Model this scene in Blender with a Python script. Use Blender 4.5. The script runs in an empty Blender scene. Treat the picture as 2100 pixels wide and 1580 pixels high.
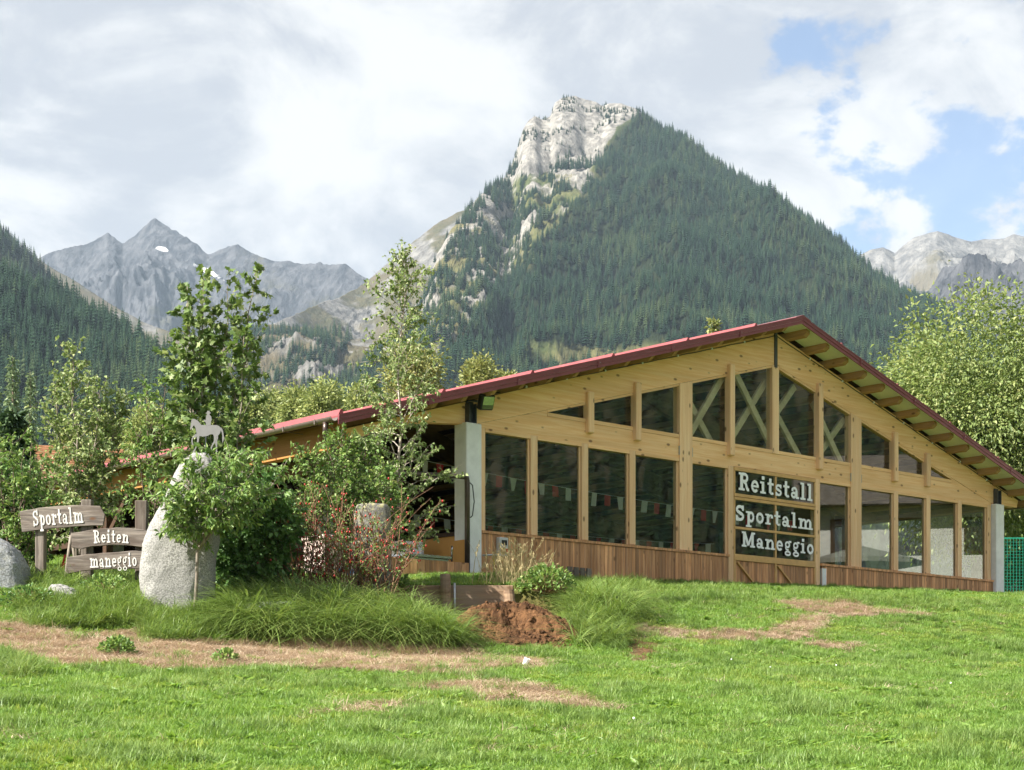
import bpy, bmesh, math, random
import numpy as np
from mathutils import Vector, Matrix

sc = bpy.context.scene
# ------------------------------------------------------------------ camera
F = 3382.0                      # focal length in photo pixels (photo is 2100 x 1580)
CAMZ = 1.6
cam_d = bpy.data.cameras.new('camera')
cam_d.lens = F / 2100.0 * 36.0
cam_d.sensor_width = 36.0
cam_d.shift_y = (1460.0 - 790.0) / 2100.0
cam_d.clip_start = 0.1
cam_d.clip_end = 30000.0
cam = bpy.data.objects.new('camera', cam_d)
sc.collection.objects.link(cam)
cam.location = (0, 0, CAMZ)
cam.rotation_euler = (math.radians(90), 0, 0)
sc.camera = cam

# ------------------------------------------------------------------ light
SUN_AZ = math.radians(27)       # left of the camera, a little behind it
SUN_EL = math.radians(41)
sun_dir = Vector((-math.cos(SUN_AZ) * math.cos(SUN_EL), -math.sin(SUN_AZ) * math.cos(SUN_EL), math.sin(SUN_EL)))
sd = bpy.data.lights.new('sun', 'SUN')
sd.energy = 5.0
sd.angle = math.radians(0.5)
sd.color = (1.0, 0.94, 0.85)
so = bpy.data.objects.new('sun', sd)
sc.collection.objects.link(so)
so.rotation_euler = sun_dir.to_track_quat('Z', 'Y').to_euler()
so.location = (-40, -20, 60)

sc.view_settings.view_transform = 'Standard'
sc.view_settings.look = 'None'
sc.view_settings.gamma = 1.0
sc.view_settings.exposure = 1.58
sc.view_settings.use_curve_mapping = False

sc.render.engine = 'CYCLES'
cy = sc.cycles
cy.max_bounces = 6
cy.diffuse_bounces = 3
cy.glossy_bounces = 3
cy.transmission_bounces = 4
cy.transparent_max_bounces = 12
cy.volume_bounces = 0
cy.caustics_reflective = False
cy.caustics_refractive = False
cy.sample_clamp_indirect = 4.0
cy.use_denoising = True
try:
    cy.denoising_input_passes = 'RGB_ALBEDO_NORMAL'
    cy.denoising_prefilter = 'ACCURATE'
except Exception:
    pass

# ------------------------------------------------------------------ world: Nishita sky under broken cloud
world = bpy.data.worlds.new('World')
sc.world = world
world.use_nodes = True
wt = world.node_tree
for n in list(wt.nodes):
    wt.nodes.remove(n)
def N(t, kind, **kw):
    n = t.nodes.new(kind)
    for k, v in kw.items():
        setattr(n, k, v)
    return n
def L(t, a, b):
    t.links.new(a, b)
def math_n(t, op, a, b=None, clamp=False):
    n = N(t, 'ShaderNodeMath', operation=op, use_clamp=clamp)
    for i, v in enumerate((a, b)):
        if v is None:
            continue
        if isinstance(v, (int, float)):
            n.inputs[i].default_value = v
        else:
            L(t, v, n.inputs[i])
    return n.outputs[0]
def maprange(t, v, a, b, c=0.0, d=1.0, smooth=True):
    n = N(t, 'ShaderNodeMapRange', interpolation_type='SMOOTHSTEP' if smooth else 'LINEAR')
    n.inputs['From Min'].default_value = a
    n.inputs['From Max'].default_value = b
    n.inputs['To Min'].default_value = c
    n.inputs['To Max'].default_value = d
    if isinstance(v, (int, float)):
        n.inputs['Value'].default_value = v
    else:
        L(t, v, n.inputs['Value'])
    return n.outputs['Result']
def noise_n(t, vec, scale, detail=5.0, rough=0.55, dist=0.0, w=None, out='Fac'):
    n = N(t, 'ShaderNodeTexNoise')
    if w is not None:
        n.noise_dimensions = '4D'
        n.inputs['W'].default_value = w
    n.inputs['Scale'].default_value = scale
    n.inputs['Detail'].default_value = detail
    n.inputs['Roughness'].default_value = rough
    n.inputs['Distortion'].default_value = dist
    if vec is not None:
        L(t, vec, n.inputs['Vector'])
    return n.outputs[out]
def mapping_n(t, vec, scale=(1, 1, 1), loc=(0, 0, 0), rot=(0, 0, 0)):
    n = N(t, 'ShaderNodeMapping')
    n.inputs['Scale'].default_value = scale
    n.inputs['Location'].default_value = loc
    n.inputs['Rotation'].default_value = rot
    L(t, vec, n.inputs['Vector'])
    return n.outputs['Vector']
def mix_c(t, fac, a, b, blend='MIX'):
    n = N(t, 'ShaderNodeMix', data_type='RGBA', blend_type=blend)
    for i, v in ((0, fac), (6, a), (7, b)):
        if isinstance(v, (int, float)):
            n.inputs[i].default_value = v
        elif isinstance(v, (tuple, list)):
            n.inputs[i].default_value = (v[0], v[1], v[2], 1)
        else:
            L(t, v, n.inputs[i])
    return n.outputs[2]

out = N(wt, 'ShaderNodeOutputWorld')
sky = N(wt, 'ShaderNodeTexSky')
sky.sky_type = 'NISHITA'
sky.sun_disc = False
sky.sun_elevation = SUN_EL
sky.sun_rotation = math.atan2(sun_dir.x, sun_dir.y)
sky.altitude = 1000
sky.air_density = 1.0
sky.dust_density = 0.6
bg_sky = N(wt, 'ShaderNodeBackground')
bg_sky.inputs['Strength'].default_value = 0.07
L(wt, sky.outputs['Color'], bg_sky.inputs['Color'])
tc = N(wt, 'ShaderNodeTexCoord')
gen = tc.outputs['Generated']
cv = mapping_n(wt, gen, scale=(1.0, 1.0, 1.55), rot=(0, math.radians(-16), 0))
n1 = noise_n(wt, cv, 4.6, 9.0, 0.56, 0.35, w=12.6)          # big cloud masses
n1b = noise_n(wt, cv, 19.0, 8.0, 0.62, 0.2, w=1.1)         # billows
sep = N(wt, 'ShaderNodeSeparateXYZ')
L(wt, gen, sep.inputs[0])
# the cover breaks up towards the east (right), and closes again farther round
thin = math_n(wt, 'ADD', maprange(wt, sep.outputs['X'], 0.02, 0.30, 0.17, -0.005), maprange(wt, sep.outputs['X'], 0.40, 0.75, 0.0, 0.16))
bil = math_n(wt, 'MULTIPLY', math_n(wt, 'SUBTRACT', n1b, 0.5), 0.46)
cov = math_n(wt, 'ADD', math_n(wt, 'ADD', n1, bil), thin)
mask = maprange(wt, cov, 0.48, 0.55, 0.14, 1.0)
n2 = noise_n(wt, cv, 7.5, 9.0, 0.60, 0.6, w=7.7)
lit = math_n(wt, 'ADD', math_n(wt, 'ADD', n2, math_n(wt, 'MULTIPLY', bil, 0.75)), math_n(wt, 'MULTIPLY', maprange(wt, cov, 0.50, 0.80), -0.05))
bright = maprange(wt, lit, 0.37, 0.60)
ccol = mix_c(wt, bright, (0.62, 0.645, 0.70), (1.0, 0.992, 0.98))
bg_c = N(wt, 'ShaderNodeBackground')
bg_c.inputs['Strength'].default_value = 0.33
L(wt, ccol, bg_c.inputs['Color'])
mixw = N(wt, 'ShaderNodeMixShader')
L(wt, mask, mixw.inputs[0])
L(wt, bg_sky.outputs[0], mixw.inputs[1])
L(wt, bg_c.outputs[0], mixw.inputs[2])
L(wt, mixw.outputs[0], out.inputs['Surface'])

# ------------------------------------------------------------------ helpers
COL = sc.collection
def tag(o, label=None, cat=None, group=None, kind=None):
    if label: o['label'] = label
    if cat: o['category'] = cat
    if group: o['group'] = group
    if kind: o['kind'] = kind
    return o
def empty(name, loc=(0, 0, 0), rz=0.0):
    o = bpy.data.objects.new(name, None)
    o.empty_display_size = 0.2
    o.location = loc
    o.rotation_euler = (0, 0, rz)
    COL.objects.link(o)
    return o
def link(name, me, parent=None):
    o = bpy.data.objects.new(name, me)
    COL.objects.link(o)
    if parent is not None:
        o.parent = parent
    return o
def npmesh(name, V, Fc, mat=None, smooth=False, attrs=None):
    """fast mesh from an (n,3) vertex array and an (m,k) face array"""
    me = bpy.data.meshes.new(name)
    V = np.asarray(V, dtype=np.float32)
    Fc = np.asarray(Fc, dtype=np.int32)
    me.vertices.add(len(V))
    me.vertices.foreach_set('co', V.ravel())
    m, k = Fc.shape
    me.loops.add(m * k)
    me.loops.foreach_set('vertex_index', Fc.ravel())
    me.polygons.add(m)
    me.polygons.foreach_set('loop_start', np.arange(0, m * k, k, dtype=np.int32))
    me.update(calc_edges=True)
    if smooth:
        me.polygons.foreach_set('use_smooth', np.ones(m, dtype=bool))
    if attrs:
        for nm, arr in attrs.items():
            a = me.attributes.new(nm, 'FLOAT', 'POINT')
            a.data.foreach_set('value', np.asarray(arr, dtype=np.float32))
    if mat is not None:
        me.materials.append(mat)
    return me
class MB:
    """collects simple solids, then builds ONE mesh object"""
    def __init__(self):
        self.v = []; self.f = []
    def add(self, verts, faces):
        b = len(self.v)
        self.v += [tuple(p) for p in verts]
        self.f += [tuple(i + b for i in f) for f in faces]
        return self
    def box(self, x0, x1, y0, y1, z0, z1):
        return self.add([(x0,y0,z0),(x1,y0,z0),(x1,y1,z0),(x0,y1,z0),(x0,y0,z1),(x1,y0,z1),(x1,y1,z1),(x0,y1,z1)],
                        [(0,3,2,1),(4,5,6,7),(0,1,5,4),(1,2,6,5),(2,3,7,6),(3,0,4,7)])
    def prism(self, poly, y0, y1):
        """polygon in x,z extruded along y"""
        n = len(poly)
        vs = [(p[0], y0, p[1]) for p in poly] + [(p[0], y1, p[1]) for p in poly]
        fs = [tuple(range(n)), tuple(range(2*n-1, n-1, -1))]
        fs += [(i, i+n, (i+1) % n + n, (i+1) % n) for i in range(n)]
        return self.add(vs, fs)
    def bar(self, a, b, w, h, up=(0, 0, 1)):
        a = Vector(a); b = Vector(b); d = (b - a).normalized()
        u = Vector(up)
        s = d.cross(u)
        if s.length < 1e-4:
            s = d.cross(Vector((1, 0, 0)))
        s.normalize(); t = s.cross(d).normalized()
        vs = []
        for p in (a, b):
            for i, j in ((-1,-1),(1,-1),(1,1),(-1,1)):
                vs.append(p + s*(i*w/2) + t*(j*h/2))
        return self.add(vs, [(0,3,2,1),(4,5,6,7),(0,1,5,4),(1,2,6,5),(2,3,7,6),(3,0,4,7)])
    def tube(self, pts, rad, n=8, cap=True):
        pts = [Vector(p) for p in pts]
        if isinstance(rad, (int, float)):
            rad = [rad] * len(pts)
        b = len(self.v)
        ref = Vector((0.13, 0.31, 0.94)) if abs((pts[-1]-pts[0]).normalized().z) < 0.8 else Vector((1, 0.1, 0))
        for i, p in enumerate(pts):
            d = (pts[min(i+1, len(pts)-1)] - pts[max(i-1, 0)])
            d = d.normalized() if d.length > 1e-9 else Vector((0, 0, 1))
            s = d.cross(ref).normalized(); t = s.cross(d).normalized()
            for k in range(n):
                a = 2*math.pi*k/n
                self.v.append(tuple(p + (s*math.cos(a) + t*math.sin(a))*rad[i]))
        for i in range(len(pts)-1):
            for k in range(n):
                k2 = (k+1) % n
                self.f.append((b+i*n+k, b+i*n+k2, b+(i+1)*n+k2, b+(i+1)*n+k))
        if cap:
            self.f.append(tuple(b+k for k in range(n-1, -1, -1)))
            e = b+(len(pts)-1)*n
            self.f.append(tuple(e+k for k in range(n)))
        return self
    def mesh(self, name, mat=None, smooth=False, bevel=0.0):
        me = bpy.data.meshes.new(name)
        me.from_pydata(self.v, [], self.f)
        if bevel > 0:
            bm = bmesh.new(); bm.from_mesh(me)
            bmesh.ops.recalc_face_normals(bm, faces=bm.faces)
            bmesh.ops.bevel(bm, geom=bm.edges[:], offset=bevel, segments=1, affect='EDGES', clamp_overlap=True)
            bm.to_mesh(me); bm.free()
        else:
            bm = bmesh.new(); bm.from_mesh(me)
            bmesh.ops.recalc_face_normals(bm, faces=bm.faces)
            bm.to_mesh(me); bm.free()
        if smooth:
            me.polygons.foreach_set('use_smooth', np.ones(len(me.polygons), dtype=bool))
        if mat is not None:
            me.materials.append(mat)
        me.update()
        return me
    def build(self, name, mat=None, parent=None, smooth=False, bevel=0.0):
        return link(name, self.mesh(name, mat, smooth, bevel), parent)

def P(x, y, d):
    """photo pixel at a given distance -> place in the scene"""
    return Vector(((x - 1050.0) / F * d, d, CAMZ + (1460.0 - y) / F * d))

# numpy gradient noise -------------------------------------------------
_rs = np.random.RandomState(7)
_perm = np.concatenate([_rs.permutation(512)] * 3)
_ang = _rs.rand(512) * 2 * np.pi
_gx, _gy = np.cos(_ang), np.sin(_ang)
def perlin(x, y, seed=0):
    x = np.asarray(x, float) + seed * 37.17; y = np.asarray(y, float) + seed * 11.73
    xi = np.floor(x).astype(int); yi = np.floor(y).astype(int)
    xf = x - xi; yf = y - yi
    u = xf*xf*xf*(xf*(xf*6-15)+10); v = yf*yf*yf*(yf*(yf*6-15)+10)
    def g(ix, iy, fx, fy):
        h = _perm[(_perm[ix & 511] + iy) & 511]
        return _gx[h]*fx + _gy[h]*fy
    a = g(xi, yi, xf, yf); b = g(xi+1, yi, xf-1, yf)
    c = g(xi, yi+1, xf, yf-1); d = g(xi+1, yi+1, xf-1, yf-1)
    return ((a + (b-a)*u) + ((c + (d-c)*u) - (a + (b-a)*u))*v) * 1.5
def fbm(x, y, octv=4, seed=0, rough=0.5):
    s = 0.0; a = 1.0; f = 1.0; t = 0.0
    for o in range(octv):
        s = s + a*perlin(np.asarray(x)*f, np.asarray(y)*f, seed+o*3); t += a
        a *= rough; f *= 2.03
    return s/t
def ridged(x, y, octv=4, seed=0, rough=0.5):
    s = 0.0; a = 1.0; f = 1.0; t = 0.0
    for o in range(octv):
        s = s + a*(1-2*np.abs(perlin(np.asarray(x)*f, np.asarray(y)*f, seed+o*3))); t += a
        a *= rough; f *= 2.07
    return s/t
def inpoly(x, y, poly):
    x = np.asarray(x); y = np.asarray(y)
    r = np.zeros(x.shape, bool)
    n = len(poly)
    for i in range(n):
        x0, y0 = poly[i]; x1, y1 = poly[(i+1) % n]
        if y0 == y1:
            continue
        c = ((y0 > y) != (y1 > y)) & (x < (x1-x0)*(y-y0)/(y1-y0)+x0)
        r ^= c
    return r
def sstep(a, b, x):
    t = np.clip((np.asarray(x, float)-a)/(b-a), 0, 1)
    return t*t*(3-2*t)

# ------------------------------------------------------------------ materials
def new_mat(name):
    m = bpy.data.materials.new(name)
    m.use_nodes = True
    t = m.node_tree
    for n in list(t.nodes):
        t.nodes.remove(n)
    o = N(t, 'ShaderNodeOutputMaterial')
    return m, t, o
def principled(t, o, color=None, rough=0.7, metal=0.0, spec=0.3, bump=None, bump_s=0.3, bump_d=0.02):
    b = N(t, 'ShaderNodeBsdfPrincipled')
    if color is not None:
        if isinstance(color, (tuple, list)):
            b.inputs['Base Color'].default_value = (color[0], color[1], color[2], 1)
        else:
            L(t, color, b.inputs['Base Color'])
    if isinstance(rough, (int, float)):
        b.inputs['Roughness'].default_value = rough
    else:
        L(t, rough, b.inputs['Roughness'])
    b.inputs['Metallic'].default_value = metal
    b.inputs['Specular IOR Level'].default_value = spec
    if bump is not None:
        bn = N(t, 'ShaderNodeBump')
        bn.inputs['Strength'].default_value = bump_s
        bn.inputs['Distance'].default_value = bump_d
        L(t, bump, bn.inputs['Height'])
        L(t, bn.outputs[0], b.inputs['Normal'])
    L(t, b.outputs[0], o.inputs['Surface'])
    return b
def objvec(t, rand=True):
    c = N(t, 'ShaderNodeTexCoord').outputs['Object']
    if not rand:
        return c, None
    r = N(t, 'ShaderNodeObjectInfo').outputs['Random']
    ad = N(t, 'ShaderNodeVectorMath', operation='ADD')
    sc_ = N(t, 'ShaderNodeMath', operation='MULTIPLY'); sc_.inputs[1].default_value = 37.0
    L(t, r, sc_.inputs[0])
    cb = N(t, 'ShaderNodeCombineXYZ')
    for i in range(3):
        L(t, sc_.outputs[0], cb.inputs[i])
    L(t, c, ad.inputs[0]); L(t, cb.outputs[0], ad.inputs[1])
    return ad.outputs[0], r
def attr(t, name):
    return N(t, 'ShaderNodeAttribute', attribute_name=name).outputs['Fac']

def wood_mat(name, dark, light, grain=(1.2, 26, 26), rough=0.65, knots=True, vary=0.18, bump=0.25, weather=None):
    """planed timber: long grain along the stretched axis, knots, per-piece tone"""
    m, t, o = new_mat(name)
    v, r = objvec(t)
    g = noise_n(t, mapping_n(t, v, scale=grain), 1.0, 6, 0.6, 0.6)
    big = noise_n(t, mapping_n(t, v, scale=(grain[0]*.25, grain[1]*.12, grain[2]*.12)), 1.0, 3, 0.5)
    c = mix_c(t, maprange(t, g, 0.3, 0.72), dark, light)
    c = mix_c(t, maprange(t, big, 0.3, 0.7, 0.0, 0.35), c, tuple(x*0.62 for x in dark))
    if knots:
        vo = N(t, 'ShaderNodeTexVoronoi')
        vo.inputs['Scale'].default_value = 1.0
        ks = tuple(2.3 if s < 5 else 4.6 for s in grain)
        L(t, mapping_n(t, v, scale=ks), vo.inputs['Vector'])
        kf = maprange(t, vo.outputs['Distance'], 0.08, 0.19, 1.0, 0.0)
        c = mix_c(t, math_n(t, 'MULTIPLY', kf, 0.8), c, (0.13, 0.06, 0.025))
    if weather is not None:
        wn = noise_n(t, mapping_n(t, v, scale=(grain[0]*.7, grain[1]*.2, grain[2]*.2)), 1.0, 5, 0.65)
        c = mix_c(t, maprange(t, wn, 0.42, 0.68, 0.0, 0.8), c, weather)
    tone = maprange(t, r, 0.0, 1.0, 1.0-vary, 1.0+vary, smooth=False)
    hs = N(t, 'ShaderNodeHueSaturation')
    L(t, c, hs.inputs['Color']); L(t, tone, hs.inputs['Value'])
    principled(t, o, hs.outputs[0], rough, spec=0.25, bump=g, bump_s=bump, bump_d=0.006)
    return m
def plain_mat(name, col, rough=0.6, metal=0.0, spec=0.4, var=0.12, scale=9.0, bump=0.1, bd=0.01):
    m, t, o = new_mat(name)
    v, r = objvec(t)
    n = noise_n(t, v, scale, 6, 0.6)
    c = mix_c(t, maprange(t, n, 0.3, 0.7), tuple(x*(1-var) for x in col), tuple(min(1, x*(1+var)) for x in col))
    principled(t, o, c, rough, metal, spec, bump=n, bump_s=bump, bump_d=bd)
    return m
def leaf_mat(name, dark, mid, light, trans=0.35, rough=0.5, spec=0.35, rnd=0.0):
    """leaf: tint attribute gives each leaf its own green, far conifers painted light and gaps; light passes through"""
    m, t, o = new_mat(name)
    a = attr(t, 'tint')
    if rnd > 0:
        r = N(t, 'ShaderNodeObjectInfo').outputs['Random']
        a = math_n(t, 'ADD', math_n(t, 'MULTIPLY', a, 1-rnd), math_n(t, 'MULTIPLY', r, rnd))
    ramp = N(t, 'ShaderNodeValToRGB')
    e = ramp.color_ramp.elements
    e[0].position = 0.0; e[0].color = (*dark, 1)
    e[1].position = 1.0; e[1].color = (*light, 1)
    k = ramp.color_ramp.elements.new(0.5); k.color = (*mid, 1)
    L(t, a, ramp.inputs[0])
    b = N(t, 'ShaderNodeBsdfPrincipled')
    L(t, ramp.outputs[0], b.inputs['Base Color'])
    b.inputs['Roughness'].default_value = rough
    b.inputs['Specular IOR Level'].default_value = spec
    tr = N(t, 'ShaderNodeBsdfTranslucent')
    hs = N(t, 'ShaderNodeHueSaturation')
    hs.inputs['Hue'].default_value = 0.488
    hs.inputs['Saturation'].default_value = 1.1
    hs.inputs['Value'].default_value = 1.25
    L(t, ramp.outputs[0], hs.inputs['Color'])
    L(t, hs.outputs[0], tr.inputs['Color'])
    mx = N(t, 'ShaderNodeMixShader')
    mx.inputs[0].default_value = trans
    L(t, b.outputs[0], mx.inputs[1]); L(t, tr.outputs[0], mx.inputs[2])
    L(t, mx.outputs[0], o.inputs['Surface'])
    return m
def glass_mat(name, tint=(0.90, 0.93, 0.91)):
    m, t, o = new_mat(name)
    tr = N(t, 'ShaderNodeBsdfTransparent')
    tr.inputs[0].default_value = (*tint, 1)
    gl = N(t, 'ShaderNodeBsdfGlossy')
    gl.inputs['Roughness'].default_value = 0.0
    gl.inputs['Color'].default_value = (0.95, 0.97, 0.96, 1)
    lw = N(t, 'ShaderNodeLayerWeight')
    lw.inputs['Blend'].default_value = 0.5
    fr = math_n(t, 'ADD', math_n(t, 'MULTIPLY', math_n(t, 'POWER', lw.outputs['Facing'], 5.0), 0.91), 0.075)
    mx = N(t, 'ShaderNodeMixShader')
    L(t, fr, mx.inputs[0])
    L(t, tr.outputs[0], mx.inputs[1]); L(t, gl.outputs[0], mx.inputs[2])
    L(t, mx.outputs[0], o.inputs['Surface'])
    return m

M = {}
M['glulam'] = wood_mat('glulam_spruce', (0.82, 0.475, 0.215), (0.95, 0.65, 0.36), grain=(0.9, 9, 22), vary=0.07)
M['glulam_v'] = wood_mat('spruce_upright', (0.84, 0.52, 0.28), (0.95, 0.68, 0.42), grain=(22, 12, 0.9), vary=0.08)
M['eave_wood'] = wood_mat('eave_spruce', (0.42, 0.19, 0.05), (0.55, 0.27, 0.085), grain=(12, 0.8, 20), vary=0.06)
M['purlin'] = wood_mat('purlin_timber', (0.42, 0.24, 0.11), (0.56, 0.34, 0.17), grain=(14, 1.0, 14), vary=0.12)
M['clad'] = wood_mat('larch_cladding', (0.46, 0.215, 0.095), (0.82, 0.46, 0.235), grain=(20, 12, 1.3), vary=0.32, weather=(0.30, 0.17, 0.10), bump=0.4)
M['grey_wood'] = wood_mat('weathered_board', (0.10, 0.085, 0.075), (0.34, 0.29, 0.25), grain=(1.6, 14, 24), vary=0.12, weather=(0.10, 0.075, 0.06), bump=0.9)
M['grey_post'] = wood_mat('weathered_post', (0.10, 0.085, 0.072), (0.30, 0.26, 0.22), grain=(18, 18, 1.3), vary=0.15, weather=(0.11, 0.08, 0.06), bump=0.9)
M['plank'] = wood_mat('old_larch_plank', (0.15, 0.092, 0.056), (0.36, 0.24, 0.15), grain=(1.0, 10, 16), vary=0.15, weather=(0.25, 0.19, 0.14), bump=0.8)
M['door_trim'] = plain_mat('ochre_door_frame', (0.60, 0.36, 0.14), 0.45, var=0.1, scale=4)
M['brace'] = wood_mat('brace_timber', (0.62, 0.50, 0.30), (0.78, 0.66, 0.44), grain=(6, 6, 6), vary=0.08, knots=False)
M['concrete'] = plain_mat('pale_concrete', (0.78, 0.79, 0.80), 0.85, var=0.07, scale=3.5, bump=0.25, bd=0.004)
M['red_metal'] = plain_mat('red_roof_sheet', (0.27, 0.065, 0.07), 0.40, spec=0.5, var=0.12, scale=2.2, bump=0.02)
M['red_trim'] = plain_mat('dark_red_trim', (0.22, 0.06, 0.07), 0.32, spec=0.6, var=0.12, scale=2.0, bump=0.02)
M['soffit'] = plain_mat('white_soffit', (0.80, 0.82, 0.70), 0.7, var=0.06, scale=2)
M['steel'] = plain_mat('dark_steel', (0.09, 0.10, 0.11), 0.45, metal=0.6, var=0.15)
M['galv'] = plain_mat('galvanised_steel', (0.45, 0.47, 0.48), 0.4, metal=0.8, var=0.15)
M['chrome'] = plain_mat('stainless_steel', (0.55, 0.56, 0.57), 0.22, metal=0.95, var=0.05)
M['brown_pipe'] = plain_mat('brown_downpipe', (0.095, 0.07, 0.06), 0.35, metal=0.5, var=0.1)
M['gutter'] = plain_mat('brown_gutter', (0.30, 0.24, 0.21), 0.3, metal=0.7, var=0.1)
M['grey_plastic'] = plain_mat('grey_plastic', (0.55, 0.56, 0.56), 0.5, var=0.05)
M['black_plastic'] = plain_mat('black_plastic', (0.02, 0.02, 0.022), 0.45, var=0.1)
M['red_plastic'] = plain_mat('red_plastic', (0.5, 0.03, 0.025), 0.4, var=0.1)
M['white'] = plain_mat('white_vinyl', (0.88, 0.90, 0.92), 0.5, var=0.03)
def worn_paint():
    m, t, o = new_mat('worn_white_paint')
    v, r = objvec(t)
    n = noise_n(t, mapping_n(t, v, scale=(30, 30, 90)), 1.0, 6, 0.7)
    n2 = noise_n(t, v, 16, 4, 0.6)
    c = mix_c(t, maprange(t, n, 0.54, 0.66, 0.0, 0.9), (0.74, 0.73, 0.70), (0.27, 0.23, 0.20))
    c = mix_c(t, maprange(t, n2, 0.4, 0.7, 0.0, 0.4), c, (0.46, 0.43, 0.40))
    principled(t, o, c, 0.85, spec=0.2, bump=n, bump_s=0.4, bump_d=0.004)
    return m
M['white_paint'] = worn_paint()
M['orange'] = plain_mat('orange_wall_paint', (0.66, 0.35, 0.10), 0.8, var=0.05, scale=3)
M['cut_metal'] = plain_mat('brushed_cutout_steel', (0.25, 0.245, 0.245), 0.5, metal=0.35, var=0.06, scale=6)
M['cloth_w'] = plain_mat('white_pennant_cloth', (0.74, 0.76, 0.70), 0.9, var=0.05)
M['cloth_r'] = plain_mat('red_pennant_cloth', (0.50, 0.03, 0.035), 0.9, var=0.08)
M['sand'] = plain_mat('arena_sand', (0.20, 0.145, 0.10), 0.95, var=0.2, scale=3)
M['green_net'] = plain_mat('green_netting', (0.01, 0.22, 0.14), 0.6, var=0.1)
M['tile_roof'] = plain_mat('orange_roof_tile', (0.55, 0.33, 0.20), 0.8, var=0.25, scale=5)
M['house_white'] = plain_mat('white_render', (0.78, 0.76, 0.72), 0.9, var=0.05, scale=1.5)
M['house_dark'] = plain_mat('dark_shingle', (0.16, 0.14, 0.12), 0.8, var=0.25, scale=4)
M['awning'] = plain_mat('parasol_cloth', (0.25, 0.24, 0.20), 0.9, var=0.08)
M['dark_wood'] = wood_mat('stained_and_shade_wood', (0.035, 0.018, 0.010), (0.09, 0.05, 0.028), grain=(6, 6, 6), vary=0.1, knots=False)
M['interior'] = wood_mat('shade_darkened_timber', (0.14, 0.075, 0.03), (0.24, 0.14, 0.06), grain=(3, 3, 12), vary=0.1, knots=False)  # hall timber coloured dark so the inside reads as shaded
M['glass'] = glass_mat('window_glass')
def granite_mat(name, col, lichen=(0.42, 0.40, 0.20), lf=0.0):
    m, t, o = new_mat(name)
    v, r = objvec(t)
    sp = noise_n(t, v, 42, 4, 0.75)
    bg = noise_n(t, v, 3.2, 6, 0.65)
    c = mix_c(t, maprange(t, sp, 0.36, 0.64), tuple(x*0.45 for x in col), tuple(min(1, x*1.2) for x in col))
    c = mix_c(t, maprange(t, bg, 0.35, 0.7, 0.0, 0.45), c, tuple(x*0.6 for x in col))
    if lf > 0:
        ln = noise_n(t, v, 9, 6, 0.7)
        c = mix_c(t, maprange(t, ln, 0.5, 0.62, 0.0, lf), c, lichen)
        ld = noise_n(t, v, 13, 5, 0.7)
        c = mix_c(t, maprange(t, ld, 0.55, 0.66, 0.0, 0.7), c, (0.10, 0.095, 0.08))
    h = math_n(t, 'ADD', math_n(t, 'MULTIPLY', bg, 1.5), sp)
    principled(t, o, c, 0.85, spec=0.25, bump=h, bump_s=0.7, bump_d=0.02)
    return m
M['granite'] = granite_mat('light_granite', (0.37, 0.365, 0.35))
M['granite_old'] = granite_mat('lichened_granite', (0.22, 0.215, 0.19), lf=0.7)
M['granite_blue'] = granite_mat('grey_granite', (0.30, 0.315, 0.33), lf=0.15)
def bark_mat(name, a, b, sc_=(14, 14, 4)):
    m, t, o = new_mat(name)
    v, r = objvec(t)
    n = noise_n(t, mapping_n(t, v, scale=sc_), 1.0, 6, 0.65)
    c = mix_c(t, maprange(t, n, 0.35, 0.65), a, b)
    principled(t, o, c, 0.85, spec=0.2, bump=n, bump_s=0.5, bump_d=0.01)
    return m
M['bark'] = bark_mat('brown_bark', (0.09, 0.065, 0.048), (0.22, 0.17, 0.13))
M['bark_grey'] = bark_mat('grey_bark', (0.16, 0.135, 0.11), (0.32, 0.28, 0.23))
M['bark_birch'] = bark_mat('birch_bark', (0.16, 0.12, 0.10), (0.55, 0.49, 0.43), (9, 9, 26))
M['twig'] = bark_mat('red_brown_twig', (0.13, 0.062, 0.04), (0.27, 0.16, 0.10))
M['leaf_maple'] = leaf_mat('maple_leaf', (0.076, 0.138, 0.039), (0.155, 0.237, 0.066), (0.400, 0.469, 0.207), 0.32)
M['leaf_birch'] = leaf_mat('birch_leaf', (0.110, 0.179, 0.055), (0.243, 0.326, 0.116), (0.547, 0.589, 0.316), 0.30)
M['leaf_dark'] = leaf_mat('dark_shrub_leaf', (0.042, 0.105, 0.028), (0.097, 0.197, 0.051), (0.208, 0.347, 0.116), 0.22)
M['leaf_mid'] = leaf_mat('shrub_leaf', (0.082, 0.160, 0.041), (0.174, 0.287, 0.074), (0.368, 0.450, 0.154), 0.3)
M['leaf_yellow'] = leaf_mat('yellow_green_leaf', (0.15, 0.19, 0.055), (0.29, 0.32, 0.115), (0.47, 0.46, 0.20), 0.3)
M['leaf_big'] = leaf_mat('ash_leaf', (0.110, 0.171, 0.050), (0.237, 0.314, 0.105), (0.462, 0.495, 0.220), 0.40)
M['leaf_larch'] = leaf_mat('pale_larch_foliage', (0.144, 0.193, 0.068), (0.290, 0.347, 0.127), (0.522, 0.541, 0.232), 0.3)
M['needle'] = leaf_mat('spruce_needles', (0.029, 0.062, 0.029), (0.058, 0.107, 0.047), (0.117, 0.182, 0.072), 0.15, rough=0.7)
M['needle_pale'] = leaf_mat('pale_conifer_needles', (0.101, 0.160, 0.076), (0.202, 0.277, 0.143), (0.370, 0.437, 0.252), 0.2, rough=0.7)
M['forest'] = leaf_mat('far_conifer', (0.007, 0.028, 0.015), (0.016, 0.043, 0.022), (0.035, 0.068, 0.030), 0.12, rough=0.8, spec=0.15, rnd=0.62)  # cloud shade over the slopes is put into these dark greens
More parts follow.
